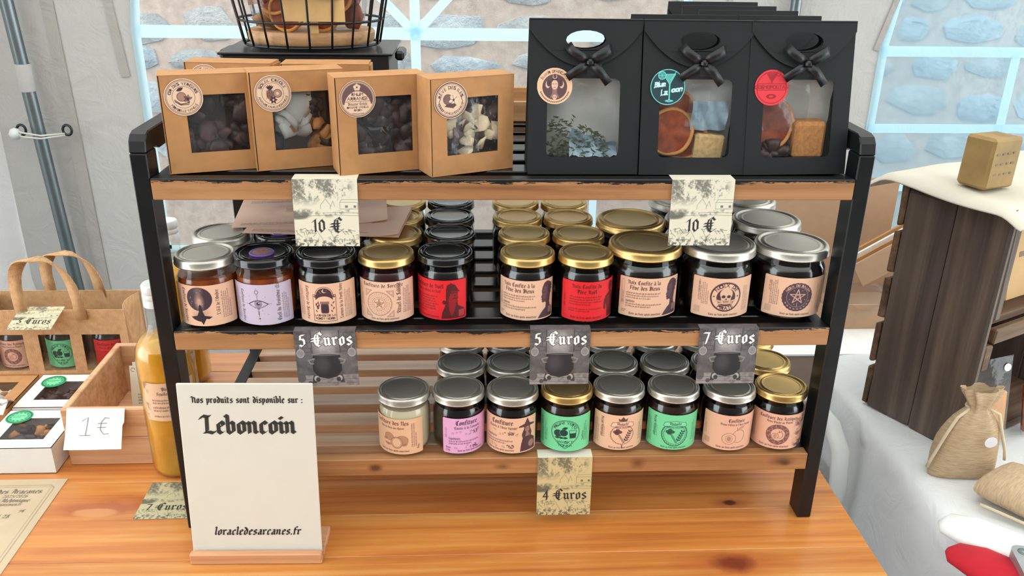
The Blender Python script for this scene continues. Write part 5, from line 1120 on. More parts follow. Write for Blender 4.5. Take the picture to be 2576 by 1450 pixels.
# ------------------------------------------------------------------ black gift bags
def gift_bag(label, x, y, z, rot=0.0, art=None, content=None, full=True, H=.161, Wd=.1212, D=.062, bow=True):
    o = thing('gift_bag', label, 'bag', (x, y, z), math.radians(rot), 'black window gift bags'); hw = Wd / 2
    ym = D * .46
    def yf(zz): return ym * zz / H
    def yb(zz): return D - (D - ym - .0012) * zz / H
    hole = ell(0, H - .0205, .0215, .0098, 18)
    if full:
        win = rrect(-.0405, .0185, .0385, .1010, .006)
        mm = MB(); mm.poly([(-hw, 0), (hw, 0), (hw, H), (-hw, H)], [win, hole], lambda p, q, dd: (p, yf(q) + dd, q), .0007)
        mm.build('front_sheet', 'black_card', o)
        mm = MB(); mm.poly([(-hw, 0), (hw, 0), (hw, H), (-hw, H)], [hole], lambda p, q, dd: (p, yb(q) + dd, q), .0007); mm.build('back_sheet', 'black_card', o)
        for s_ in (-1, 1):
            mm = MB(); pts = []
            zs = [0, .03, .05, .08, .11, .14, H - .001]
            for zz in zs: pts.append((yf(zz), zz))
            mm.grid(3, len(zs), lambda u, v: (lambda zz: (s_ * (hw - .0004 - (.013 * (1 - abs(2 * u - 1)) * (zz / H) ** 1.3)), yf(zz) + (yb(zz) - yf(zz)) * u, zz))(zs[int(round(v * (len(zs) - 1)))])); mm.build('gusset', 'black_card', o)
        mm = MB(); mm.box((0, D / 2, .0006), (Wd - .002, D - .002, .0008)); mm.build('base', 'black_card', o)
        # flap folded over the front
        def arcz(u): return H - .0475 + .0375 * (abs(u)) ** 2.1
        out = [(-hw, H)] + [(hw * u, arcz(u)) for u in [k / 12 for k in range(-12, 13)]] + [(hw, H)]
        out = out[::-1] if False else out
        mm = MB(); mm.poly(out, [hole], lambda p, q, dd: (p, yf(q) - .0024 - .0012 * (1 - abs(p) / hw) + dd, q), .0007); mm.build('flap', 'black_card', o)
        mm = MB(); mm.box((0, ym - .001, H + .0002), (Wd, .0046, .0012), .0004); mm.build('top_fold', 'black_card', o)
        mm = MB()
        for a, b in ((.0165, .103),): mm.poly([(-.043, a), (.041, a), (.041, b), (-.043, b)], (), lambda p, q, dd: (p, yf(q) + .0009 + dd, q))
        mm.build('window_film', 'window_film', o)
        mm = MB(); mm.grid(12, 10, lambda u, v: (lambda zz: (-.047 + .094 * u, yf(zz) + (yb(zz) - yf(zz)) * .74 + .0022 * math.sin(9 * u + 4 * v) + .0016 * math.sin(17 * v + 3 * u), zz))(.010 + .098 * v)); mm.build('organza_lining', 'organza', o, True)
        if content: content(o, yf, D)
        if art: place_sticker(art, o, -.0325, yf(.093) - .0006, .093, .0385, (-math.atan(ym / H), 0, 0))
        if bow:
            kx, kz = .004, H - .0425; yk = yf(kz) - .0058; b = MB()
            def rib(pts, w0, mm):
                n = len(pts)
                V = []
                for i, p in enumerate(pts):
                    a = Vector(pts[max(0, i - 1)]); c = Vector(pts[min(n - 1, i + 1)]); d_ = (c - a); d_.y = 0; d_.normalize(); nn = Vector((-d_.z, 0, d_.x)) * w0 / 2
                    V += [tuple(Vector(p) + nn), tuple(Vector(p) - nn)]
                mm.add(V, [(2 * i, 2 * i + 1, 2 * i + 3, 2 * i + 2) for i in range(n - 1)])
            rib([(kx, yk, kz), (kx - .010, yk - .004, kz + .006), (kx - .020, yk - .003, kz + .0125), (kx - .024, yk + .003, kz + .018)], .009, b); rib([(kx, yk, kz), (kx + .010, yk - .004, kz + .007), (kx + .020, yk - .003, kz + .013), (kx + .024, yk + .002, kz + .014)], .011, b)
            rib([(kx, yk, kz), (kx - .010, yk - .0035, kz - .006), (kx - .024, yf(kz - .016) - .0050, kz - .016)], .009, b); rib([(kx, yk, kz), (kx + .010, yk - .0035, kz - .008), (kx + .021, yf(kz - .022) - .0050, kz - .022)], .009, b)
            rb = b.build('ribbon', 'ribbon', o, True); sm = rb.modifiers.new('thickness', 'SOLIDIFY'); sm.thickness = .0006
            b = MB(); b.box((kx, yk - .002, kz), (.007, .006, .007), .002); b.build('knot', 'ribbon', o)
            b = MB(); b.box((kx + .006, yk + .0035, kz - .0085), (.016, .0006, .012)); b.build('tape', 'cellophane', o)
    else:
        mm = MB(); n = 7; zs = [0, .05, .09, .12, .14, .155, H]
        V = []
        for zz in zs: V += [(-hw, yf(zz), zz), (hw, yf(zz), zz), (hw, yb(zz), zz), (-hw, yb(zz), zz)]
        Fc = [(4 * i + k, 4 * i + (k + 1) % 4, 4 * i + 4 + (k + 1) % 4, 4 * i + 4 + k) for i in range(n - 1) for k in range(4)] + [(3, 2, 1, 0), (4 * n - 4, 4 * n - 3, 4 * n - 2, 4 * n - 1)]
        mm.add(V, Fc); mm.build('body', 'black_card', o)
        mm = MB(); mm.poly([(-hw, H)] + [(hw * u, H - .0475 + .0375 * abs(u) ** 2.1) for u in [k / 8 for k in range(-8, 9)]] + [(hw, H)], (), lambda p, q, dd: (p, yf(q) - .0022 + dd, q), .0007); mm.build('flap', 'black_card', o)
    return o
def ring_slice(parent, c, r, rot, name='orange_slice'):
    M = Matrix.Translation(c) @ Matrix.Rotation(rot[2], 4, 'Z') @ Matrix.Rotation(rot[0], 4, 'X') @ Matrix.Rotation(rot[1], 4, 'Y')
    mm = MB(); mm.tube([tuple(M @ Vector((r * (1 + .05 * math.sin(3 * a)) * math.cos(a), .002 * math.sin(2 * a), r * math.sin(a)))) for a in [k * math.pi / 12 for k in range(24)]], .0023, 6, True); p = mm.build(name, 'orange_peel', parent, True)
    mm = MB(); n = 24; V = [tuple(M @ Vector((0, 0, 0)))] + [tuple(M @ Vector((r * .95 * math.cos(k * math.pi / 12), .0016 * math.sin(k), r * .95 * math.sin(k * math.pi / 12)))) for k in range(n)]; mm.add(V, [(0, 1 + k, 1 + (k + 1) % n) for k in range(n)]); mm.build('flesh', 'orange_flesh', p, True); return p
def c_herb(o, yf, D):
    r = random.Random(3); mm = MB()
    for k in range(420):
        x = r.uniform(-.040, .030); top = .045 - .030 * max(0, (x + .01) / .045); z = .014 + r.random() ** 1.4 * max(.012, top); y = r.uniform(.012, .03); a = r.uniform(0, 6.3); l = r.uniform(.004, .010)
        p = Vector((x, y, z)); d = Vector((math.cos(a) * l, r.uniform(-.3, .3) * l, math.sin(a) * l * .6)); s_ = Vector((0, 0, .0011))
        mm.add([tuple(p - d / 2), tuple(p + s_), tuple(p + d / 2), tuple(p - s_)], [(0, 1, 2, 3)])
    h = mm.build('dried_herbs', 'herb', o); h['kind'] = 'stuff'
    mm = MB(); mm.grid(16, 12, lambda u, v: (-.014 + .053 * u, .013 + .006 * math.sin(3 * v) + .002 * math.sin(21 * u + 13 * v) + .006 * v, .016 + .030 * v * (1 - .55 * u) + .002 * math.sin(15 * u))); mm.build('herb_pouch', 'cello_blue', o, True)
def c_slices(o, yf, D):
    ring_slice(o, (-.024, .0225, .043), .025, (-.12, 0, .05)); ring_slice(o, (-.008, .0300, .036), .025, (-.1, .3, -.15)); ring_slice(o, (-.018, .0310, .062), .024, (-.15, .2, .1))
    mm = MB(); mm.box((.0185, .028, .027), (.034, .022, .030), .003, Matrix.Rotation(.08, 4, 'Y')); mm.build('sugar_block', 'sugar_pale', o)
    mm = MB(); mm.grid(10, 8, lambda u, v: (-.002 + .040 * u, .022 + .003 * math.sin(14 * u + 6 * v), .045 + .032 * v)); mm.build('pouch', 'cello_blue', o, True)
    mm = MB(); mm.grid(6, 8, lambda u, v: (-.010 + .022 * u + .006 * v, .0175 + .002 * math.sin(9 * v) + .006 * v, .05 + .045 * v)); mm.build('cellophane', 'cellophane', o, True)
def c_cube(o, yf, D):
    mm = MB(); mm.box((.0190, .026, .0345), (.036, .026, .042), .004); mm.build('sugar_cube', 'sugar', o)
    ring_slice(o, (-.026, .0255, .052), .028, (-.14, 0, .08)); lumps(o, 12, ((-.036, .004), (.018, .032), (.012, .030)), .009, 'dried_dark', 31, .7, 'dried_fruit')
    mm = MB(); mm.grid(10, 10, lambda u, v: (-.036 + .05 * u, .0195 + .003 * math.sin(8 * u + 5 * v) + .004 * v, .045 + .05 * v)); mm.build('pouch', 'cellophane', o, True)
gift_bag('black gift bag with woman and moon sticker, dried herbs behind its window', .0810, .0200, ZB, 0, st_hecate, c_herb)
gift_bag('black gift bag with teal cocktail sticker and dried orange slices', .2033, .0185, ZB, 0, st_lagoon, c_slices)
gift_bag('black gift bag with red cocktail sticker and brown sugar cube', .3183, .0210, ZB, 3, st_cosmo, c_cube, Wd=.1170)
for k, (x, y) in enumerate(((.2010, .0850), (.2950, .1500), (.2900, .2150), (.2860, .2800))): gift_bag(('black gift bag directly behind the teal sticker bag', 'black gift bag in the third row at the back of the top tier', 'black gift bag in the fourth row, second from the back', 'hindmost black gift bag in the stack on the top tier')[k], x, y, ZB, 0, None, None, False)
gift_bag('black gift bag directly behind the red sticker bag', .3120, .0868, ZB, 0, None, None, False, Wd=.0960)
# ------------------------------------------------------------------ price cards hung over the boards
def price_card(cv, x, z, label, tilt=-4.0, roll=0.0, fold=.020, dark=False, group='price cards'):
    o = thing('price_card', label, 'price card', (x, -.0008, z + .00012), 0, group); w, h = cv.w * .001, cv.h * .001
    e = (math.radians(tilt), math.radians(roll), 0)
    pr = obj('print', print_mesh('print', cv, lambda a, b: np.stack([a * .001, np.full_like(a, -.0004), b * .001 - h], -1)), o, (0, 0, 0), e)
    mm = MB(); mm.box((w / 2, 0, -h / 2), (w, .0005, h)); q = mm.build('card', 'dark_paper' if dark else 'paper', o); q.rotation_euler = e
    mm = MB(); mm.box((w / 2, fold / 2, 0), (w, fold, .00012)); mm.build('folded_edge', 'dark_paper' if dark else 'paper', o); return o
plain('dark_paper', (104, 100, 102), .6, var=.3, vscale=120)
price_card(art_landscape('10 \u20ac'), -.2322, zt, 'pale card reading 10 \u20ac hanging under the kraft boxes', -4)
price_card(art_landscape('10 \u20ac'), .1765, zt, 'pale card reading 10 \u20ac hanging under the black gift bags', -4)
price_card(art_cauldron('5 \u20acuros'), -.2450, zm, 'cauldron picture card reading 5 \u20acuros, below the arched forest jar', -3, -1.5, .012, True)
price_card(art_cauldron('5 \u20acuros'), .0262, zm, 'cauldron picture card reading 5 \u20acuros, at the middle of the shelf', -3, 0, .012, True)
price_card(art_cauldron('7 \u20acuros'), .2245, zm, 'cauldron picture card reading 7 \u20acuros, below the skull jar', -5, 0, .012, True)
price_card(art_landscape('4 \u20acuros', 68, 84, 23, 14.5, (206, 190, 142), .45), .0395, zb, 'yellowed card reading 4 \u20acuros hanging below the green plum jar', -2, 0, .018)
def flat_card(cv, loc, rot, label):
    o = thing('price_card', label, 'price card', loc, 0, 'price cards'); o.rotation_euler = rot
    obj('print', print_mesh('print', cv, lambda a, b: np.stack([a * .001, b * .001, np.full_like(a, .0004)], -1)), o)
    mm = MB(); mm.box((cv.w * .0005, cv.h * .0005, .0001), (cv.w * .001, cv.h * .001, .0004)); mm.build('card', 'paper', o); return o
flat_card(art_landscape('7 \u20acuros', 69, 78, 18, 14, (196, 188, 150), .5), (-.4735, .0205, .0006), (0, 0, .01), 'card reading 7 \u20acuros lying on the table in front of the bottle')
flat_card(art_landscape('3 \u20acuros', 69, 60, 15, 14, (214, 206, 172), .5), (-.7740, .3640, .1062), (math.radians(13), 0, 0), 'card reading 3 \u20acuros propped against the jute bag')

# ------------------------------------------------------------------ counter sign
sg = thing('counter_sign', 'cream counter sign with large black gothic letters on a wooden foot', 'sign', (-.3745, -.0665, 0), math.radians(-1.2))
LEAN = (math.radians(-6.2), 0, 0)
m = MB(); m.box((.0762, 0, .109), (.1525, .003, .218), .0008); b_ = m.build('board', 'sign_board', sg); b_.location = (0, .0125, .0085); b_.rotation_euler = LEAN
def sign_text(txt, x, y, width, size, slant=0.0, nib=.15, track=.55):
    st, wd = bl_layout(txt, size, slant, track); k = width / wd; mm = MB(); n = (nib * size * .41, nib * size * .285); g = size * .016
    for line in st:
        for (ax, ay), (bx, by) in zip(line[:-1], line[1:]):
            ax, bx = ax * k, bx * k; dx, dy = bx - ax, by - ay; L = math.hypot(dx, dy) or 1; ex, ey = dx / L * g, dy / L * g
            q = [(ax - n[0] - ex, ay - n[1] - ey), (ax + n[0] - ex, ay + n[1] - ey), (bx + n[0] + ex, by + n[1] + ey), (bx - n[0] + ex, by - n[1] + ey)]
            nx_, ny_ = -dy / L, dx / L; side = n[0] * nx_ + n[1] * ny_; sg_ = 1 if side >= 0 else -1
            q[1] = (q[1][0] + nx_ * g * sg_, q[1][1] + ny_ * g * sg_); q[2] = (q[2][0] + nx_ * g * sg_, q[2][1] + ny_ * g * sg_); q[0] = (q[0][0] - nx_ * g * sg_, q[0][1] - ny_ * g * sg_); q[3] = (q[3][0] - nx_ * g * sg_, q[3][1] - ny_ * g * sg_)
            mm.add([((x + p[0]) * .001, -.00185, (y + p[1]) * .001) for p in q], [(0, 1, 2, 3)])
    return mm.build('lettering', 'ink', b_)
sign_text('Nos produits sont disponible sur :', 15.5, 194.5, 125, 8.2, 0, .17)
sign_text('Leboncoin', 25, 156.5, 106, 22.5, 0, .2, .3)
sign_text('loracledesarcanes.fr', 27, 24.5, 101, 10.5, .22, .19)
m = MB(); m.box((.0762, .0045, .0072), (.155, .009, .0144), .0012); m.box((.0762, .0385, .004), (.155, .0455, .008), .0012); m.build('stand', 'beech', sg)

# ------------------------------------------------------------------ leaflets lying on the jar lids
for k, (x, y, rz, lab) in enumerate(((-.335, .118, 6, 'pinkish printed leaflet lying on the jar lids, upper of two'), (-.318, .100, -5, 'pinkish printed leaflet lying on the jar lids, lower of two'))):
    cv = Canvas(190, 118, .9, (246, 208, 184)); cv.fine(12, 104, 120, 2, 5, (120, 90, 84), 3 + k); cv.fine(60, 70, 90, 3, 6, (120, 90, 84), 5 + k); cv.fine(10, 12, 150, 2, 5, (120, 90, 84), 9 + k); n = fbm(cv.nx, cv.ny, 5, 4, 3); cv.comp(np.clip(1.2 - np.hypot((cv.X - 80) / 46, (cv.Y - 60) / 26), 0, 1) * np.clip(n * 3 - 1, 0, 1), (116, 92, 100), .7)
    o = thing('leaflet', lab, 'leaflet', (x, y, zm + .0842 - .0005 * k), math.radians(rz), 'leaflets on the jar lids')
    obj('print', print_mesh('print', cv, lambda a, b: np.stack([a * .001, b * .001, .0004 + .004 * np.clip((a - 150) / 40, 0, 1) ** 2], -1)), o); m = MB(); m.box((.095, .059, 0), (.19, .118, .0003)); m.build('sheet', 'leaflet_paper' if 'leaflet_paper' in MAT else plain('leaflet_paper', (244, 206, 182), .7), o)

# ------------------------------------------------------------------ wire basket of dried fruit on a black crate
st = thing('plastic_crate', 'black plastic crate under the wire basket', 'crate', (-.245, .275, zt + .0003), 0)
m = MB()
for cx, cy, sx, sy in ((0, -.068, .204, .004), (0, .068, .204, .004), (-.100, 0, .004, .132), (.100, 0, .004, .132)): m.box((cx, cy, .050), (sx, sy, .1), .0008)
m.box((0, 0, .0025), (.2, .136, .004)); m.build('shell', 'plastic_black', st); m = MB(); m.box((0, 0, .1015), (.214, .146, .003), .001); m.build('lid', 'plastic_black', st)
for sx in (-1, 1): m = MB(); m.box((sx * .112, 0, .094), (.012, .05, .012), .003); m.build('handle', 'plastic_black', st)
bk = thing('wire_basket', 'round black wire basket holding dried fruit bags', 'basket', (-.247, .275, zt + .1062)); RB = [(0, .086), (.030, .092), (.060, .098), (.090, .103), (.120, .107)]
for zz, rr in RB:
    m = MB(); m.tube([(rr * math.sin(a) * 1.0, -rr * math.cos(a) * .80, zz + .0016) for a in [k * math.pi / 24 for k in range(48)]], .0016, 6, True); m.build('ring_wire', 'wire_black', bk, True)
for k in range(20):
    a = 2 * math.pi * (k + .3) / 20; m = MB(); m.tube([((rr + .001) * math.sin(a), -(rr + .001) * math.cos(a) * .80, zz + .0016) for zz, rr in RB], .0014, 6); m.build('upright_wire', 'wire_black', bk, True)
sl = thing('wood_slice', 'pale wooden disc on the floor of the wire basket', 'board', (-.247, .275, zt + .1098)); m = MB(); m.lathe([(0, 0), (.078, 0), (.0805, .003), (.0815, .012), (.079, .0155), (0, .0155)], 40, sy=.8); m.build('disc', 'slice_wood', sl, True, 40)
for k, (x, lab, kind) in enumerate(((-.036, 'clear bag of dried apple slices at the left of the wire basket', 0), (.036, 'clear bag of dried orange slices at the right of the wire basket', 1))):
    fb = thing('fruit_bag', lab, 'bag', (-.247 + x, .262, zt + .1256), 0, 'clear bags of dried fruit'); r = random.Random(k)
    if kind == 0: lumps(fb, 26, ((-.028, .026), (-.026, .02), (.012, .10)), .017, 'dried_apple', 71, .35, 'dried_fruit'); lumps(fb, 9, ((-.026, .026), (-.03, .02), (.012, .09)), .013, 'orange_flesh', 72, .4, 'dried_fruit')
    else: lumps(fb, 18, ((-.024, .026), (-.02, .02), (.012, .10)), .017, 'orange_flesh', 73, .4, 'dried_fruit')
    for j in range(4): ring_slice(fb, (r.uniform(-.02, .02), -.034 + .004 * j, .022 + .02 * j), .021, (r.uniform(-.2, .2), r.uniform(0, 1), r.uniform(-.3, .3)))
    m = MB(); m.lathe([(0, .0005), (.022, .0008), (.033, .008), (.0385, .03), (.039, .07), (.036, .11), (.028, .125)], 26, sy=.95); m.build('cellophane', 'cellophane', fb, True)
kc = thing('kraft_card', 'blank kraft card standing inside the wire basket front', 'card', (-.232, .2065, zt + .1262), 0); m = MB(); m.box((.0, 0, .047), (.076, .0008, .066)); o = m.build('card', 'kraft_pale' if 'kraft_pale' in MAT else plain('kraft_pale', (212, 172, 116), .7, var=.05), kc); m = MB(); m.box((0, .0006, .010), (.01, .0004, .02)); m.build('prop', 'kraft_pale', kc)
# wooden tray seen between the boxes and the bags
ty = thing('wooden_tray', 'small wooden tray at the back between boxes and bags', 'tray', (.062, .318, zt + .0003)); 
for (c, s_) in (((0, -.02, .014), (.15, .006, .028)), ((0, .024, .020), (.15, .006, .040)), ((-.072, .002, .014), (.006, .038, .028)), ((.072, .002, .014), (.006, .038, .028)), ((0, .002, .002), (.138, .038, .004))): m = MB(); m.box(c, s_, .001); m.build('side', 'slice_wood', ty)

# ------------------------------------------------------------------ left of the shelf: bottles, pine box, white boxes, jute bag, menu
t = NT('juice'); n = t.noise(t.coord(), 25, 4); t.pr(color=t.ramp(n, [(.3, (206, 138, 12)), (.7, (228, 164, 34))]), rough=.12, coat=.7); t.b.inputs['Subsurface Weight'].default_value = .3; t.b.inputs['Subsurface Radius'].default_value = (.02, .012, .003); MAT['juice'] = t.m
def bottle(x, y, label, rot=0, art=True):
    o = thing('bottle', label, 'bottle', (x, y, .0003), math.radians(rot), 'bottles of yellow vinegar')
    pf = [(0, .0004), (.026, .0004), (.034, .004), (.0368, .012), (.0370, .175), (.0352, .188), (.0290, .200), (.0205, .209), (.0160, .217), (.0148, .226), (.0148, .252)]
    m = MB(); m.lathe(pf, 36); m.build('glass', 'glass', o, True); m = MB(); m.lathe([(0, .002)] + [(r - .0013, z + .0012) for r, z in pf[1:7]] + [(0, .2012)], 36); m.build('vinegar', 'juice', o, True)
    m = MB(); m.lathe([(.0, .2775), (.0145, .2775), (.0160, .2755), (.0160, .266), (.0152, .2650), (.0160, .2640), (.0160, .258), (.0152, .257), (.0160, .256), (.0160, .2475), (.0150, .247)], 30); m.build('cap', 'white_plastic', o, True, 40)
    if art:
        cv = Canvas(70, 56, .5, (228, 190, 156)); cv.text('Vinaigre', 36, 45, 5.2, INK, 'c', nib=.16); cv.text('Feuille de Ch\u00eane', 36, 38.5, 4.4, INK, 'c', nib=.16); cv.fine(12, 30, 46, 2, 4, INK, 5); cv.fine(12, 19, 46, 2, 4.4, INK, 8); cv.fine(12, 6, 46, 1, 4, INK, 9); cv.comp(np.clip((9 - cv.X) / 6, 0, 1) * np.clip(fbm(cv.nx, cv.ny, 9, 3, 2) * 4 - 1.6, 0, 1), (120, 84, 70), .7)
        R = .0373; obj('label', print_mesh('label', cv, lambda a, b: np.stack([R * np.sin((a - 35) * .001 / R), -R * np.cos((a - 35) * .001 / R), .095 + b * .001], -1)), o)
    return o
bottle(-.4470, .1390, 'tall bottle of yellow vinegar with white cap and peach label', 18); bottle(-.5120, .3950, 'bottle of yellow vinegar behind the left post near the table edge', 40, False)

pb = thing('pine_box', 'open pine box with handwritten 1 \u20ac note on its front', 'box', (-.6010, .1445, .0003)); Wp, Dp, Hp, T = .1175, .205, .089, .0095
for nm, c, s_ in (('front', (Wp / 2, T / 2, Hp / 4), (Wp, T, Hp / 2 - .0004)), ('front', (Wp / 2, T / 2, Hp * .75), (Wp, T, Hp / 2 - .0004)), ('back', (Wp / 2, Dp - T / 2, Hp / 2), (Wp, T, Hp)), ('side', (T / 2, Dp / 2, Hp / 2), (T, Dp - 2 * T - .0004, Hp)), ('side', (Wp - T / 2, Dp / 2, Hp / 2), (T, Dp - 2 * T - .0004, Hp)), ('bottom', (Wp / 2, Dp / 2, .004), (Wp - 2 * T, Dp - 2 * T, .008))):
    m = MB(); m.box(c, s_, .0012); m.build(nm, 'crate_pine', pb)
nt = thing('price_note', 'torn white paper with handwritten 1 \u20ac', 'paper', (-.5905, .1432, .0925), 0); nt.rotation_euler = (math.radians(-30), math.radians(1.5), 0)
m = MB(); m.poly([(0, 0), (.077, .001), (.0775, -.018), (.0755, -.022), (.0762, -.054), (.03, -.0555), (.0, -.056), (.0012, -.03)], (), lambda a, b, d: (a, d, b), .0003); m.build('sheet', 'white_paper', nt)
m = MB()
for L in ([(.022, -.017), (.030, -.012), (.0275, -.036)], [(.020, -.0365), (.034, -.036)], [(.058, -.013), (.052, -.012), (.0475, -.018), (.0465, -.028), (.051, -.034), (.058, -.0335)], [(.043, -.020), (.055, -.0195)], [(.0425, -.0255), (.054, -.025)]): m.tube([(a, -.0004, b) for a, b in L], .00032, 4)
m.build('handwriting', 'pencil', nt)
for k in range(3):
    cv = Canvas(52, 78, .5, (216, 208, 186)); 
    if k == 0:
        cv.text('Vin', 20, 62, 10, (40, 40, 38), nib=.2); cv.text('Les', 22, 53, 6, (40, 40, 38), nib=.18); cv.text('Or', 25, 45, 6, (40, 40, 38), nib=.18); cv.fine(10, 32, 34, 4, 4.5, (50, 50, 46), 4); [cv.L(ell(x, y, 3, 3, 8, 0, 300), .6, (60, 58, 54)) for x in (5, 47) for y in (5, 72)]
    o = thing('seed_card', ('printed card standing first in the pine box', 'printed card standing second in the pine box', 'printed card standing third in the pine box')[k], 'card', (-.5560, .262 + .012 * k, .0092), 0, 'cards in the pine box'); o.rotation_euler = (math.radians(-12), 0, 0)
    obj('print', print_flat('print', cv), o, (0, -.0004, 0)); m = MB(); m.box((.026, .0002, .039), (.052, .0005, .078)); m.build('card', 'paper', o)

def flat_box(label, x, y, w, d, h, mat, fills, sticker_at=None, win=(.02, .022, .02, .022), rot=0):
    o = thing('gift_box', label, 'box', (x, y, .0003), math.radians(rot), 'flat window boxes on the table'); T = .0008
    m = MB(); m.box((w / 2, d / 2, T / 2), (w, d, T)); m.box((w / 2, T / 2, h / 2), (w, T, h)); m.box((w / 2, d - T / 2, h / 2), (w, T, h)); m.box((T / 2, d / 2, h / 2), (T, d - 2 * T, h)); m.box((w - T / 2, d / 2, h / 2), (T, d - 2 * T, h)); m.build('carton', mat, o)
    l, b, r, t_ = win; m = MB(); m.poly([(0, 0), (w, 0), (w, d), (0, d)], [[(l, b), (l, d - t_), (w - r, d - t_), (w - r, b)]], lambda a, c, dd: (a, c, h - dd), .0007); m.build('top_panel', mat, o)
    m = MB(); m.poly([(l - .003, b - .003), (w - r + .003, b - .003), (w - r + .003, d - t_ + .003), (l - .003, d - t_ + .003)], (), lambda a, c, dd: (a, c, h - .0011)); m.build('window_film', 'window_film', o)
    m = MB(); m.box((w / 2, d / 2, .003), (w - .004, d - .004, .002)); m.build('floor_shade', 'kraft_in_shade', o)  # dark sheet standing in for shade on the box floor
    for n_, mt, sz, sd in fills: lumps(o, n_, ((l, w - r), (b, d - t_), (.020, h - .010)), sz, mt, sd, .5, lim=((.002, w - .002), (.002, d - .002), (.004, h - .002)))
    if sticker_at: place_sticker(st_green, o, sticker_at[0], sticker_at[1], h + .0004, .037, (math.radians(-90), 0, 0))
    return o
flat_box('white window box with green sticker nearest the menu', -.7140, .1255, .1010, .1005, .0410, 'white_card', ((20, 'dried_dark', .009, 81), (12, 'dried_apple', .009, 82)), (.0215, .0815))
flat_box('white window box with green sticker behind the nearer white box', -.7160, .2340, .1010, .1010, .0410, 'white_card', ((20, 'dried_dark', .009, 83), (10, 'dried_plum', .010, 84)), (.0265, .0780))
flat_box('flat kraft window box at the left frame edge', -.8240, .2320, .1020, .1020, .0410, 'kraft', ((16, 'organza', .012, 85), (8, 'dried_apple', .010, 86)))
tc = thing('tent_card', 'folded sketch card standing on the white boxes', 'price card', (-.7900, .2120, .0418), 0); cv = Canvas(60, 26, .5, (214, 212, 200)); n = fbm(cv.nx, cv.ny, 9, 4, 8); cv.comp(np.clip(n * 5 - 2.4, 0, 1) * np.clip((cv.Y - 6) / 6, 0, 1), (80, 82, 78), .8)
q = obj('print', print_mesh('print', cv, lambda a, b: np.stack([.012 + a * .001, .0005 + b * .00085, .0008 + b * .0005], -1)), tc)
m = MB(); m.add([(.012, .0006, 0), (.072, .0006, 0), (.072, .0227, .013), (.012, .0227, .013), (.072, .040, 0), (.012, .040, 0)], [(0, 1, 2, 3), (3, 2, 4, 5)]); q = m.build('card', 'white_paper', tc); q.modifiers.new('thickness', 'SOLIDIFY').thickness = .0003

mn = thing('menu', 'parchment price list lying on the table at lower left', 'menu', (-.7375, -.1000, .0004), math.radians(.6)); cv = Canvas(148, 210, .75, (196, 176, 146)); ik = (70, 58, 48); n = fbm(cv.nx, cv.ny, 6, 4, 12); cv.comp(np.clip(n * 2 - .8, 0, 1), (172, 148, 118), .35)
bd = [(10, 10), (138, 10), (138, 190), (132, 196), (16, 196), (10, 190), (10, 10)]; cv.L(bd, .7, ik, .7); cv.L([(14 if a < 70 else 134, min(b, 192) if b > 100 else 14) for a, b in bd], .5, ik, .6)
cv.text("L'Oracle des Aracanes", 126, 178, 9.4, ik, 'r', nib=.17); cv.text('2025/2026', 96, 169, 6.6, ik, 'c', nib=.12); cv.text('Boutique Alchimique', 118, 159.5, 7, ik, 'r', nib=.19); cv.text('loracledesarcanes.fr', 112, 152, 5.4, ik, 'r', nib=.16)
for k, (y, x1, tx, s_) in enumerate(((138, 122, '5\u20ac', 5), (126, 108, 'Arrang\u00e9 28', 8), (84, 84, '20\u20ac', 5))): cv.text(tx, x1, y, s_, ik, 'r', nib=.16)
for k, (y, wd) in enumerate(((138, 90), (118, 100), (111, 96), (104, 92), (94, 70), (84, 50), (74, 80), (60, 60))): cv.fine(18, y, wd, 1, 5.5, ik, 200 + k, False, .7)
for a in range(4): cv.P([(116 + 5 * math.cos(math.radians(90 * a + b)) * r, 48 + 5 * math.sin(math.radians(90 * a + b)) * r) for b, r in ((0, .1), (-22, 1), (22, 1))], ik)
obj('print', print_mesh('print', cv, lambda a, b: np.stack([a * .001, b * .001, np.full_like(a, .0005)], -1)), mn); m = MB(); m.box((.074, .105, .0001), (.148, .21, .0005)); m.build('sheet', 'paper', mn)

jb = thing('jute_bag', 'jute bag with three windows showing jam jars', 'bag', (-.8520, .4130, .0003)); Wj, Dj, Hj = .2440, .0780, .1180; T = .0016
wins = [(.0155, .0735), (.0975, .1490), (.1680, .2300)]
m = MB(); m.poly([(0, 0), (Wj, 0), (Wj, Hj), (0, Hj)], [[(a, .006), (a, .0725), (b, .0725), (b, .006)] for a, b in wins], lambda a, b, d: (a, d + .002 * math.sin(b * 30), b), T); m.build('front_panel', 'jute', jb)
m = MB(); m.poly([(0, 0), (Wj, 0), (Wj, Hj + .002), (0, Hj + .002)], (), lambda a, b, d: (a, Dj - T + d, b), T); m.build('back_panel', 'jute', jb); m = MB(); m.box((Wj / 2, Dj / 2, .001), (Wj - .004, Dj - .004, .0018)); m.build('base', 'jute', jb)
for s_ in (0, 1):
    m = MB(); m.grid(5, 6, lambda u, v: ((Wj - T * .6 if s_ else T * .6) + (-1 if s_ else 1) * .010 * math.sin(math.pi * u) * v ** 1.4, T + (Dj - 2 * T) * u, Hj * v)); q = m.build('gusset', 'jute', jb, True); q.modifiers.new('thickness', 'SOLIDIFY').thickness = .0014
for a, b in wins: m = MB(); m.poly([(a - .002, .004), (b + .002, .004), (b + .002, .0745), (a - .002, .0745)], (), lambda p, q, d: (p, .0048, q)); m.build('window_film', 'window_film', jb)
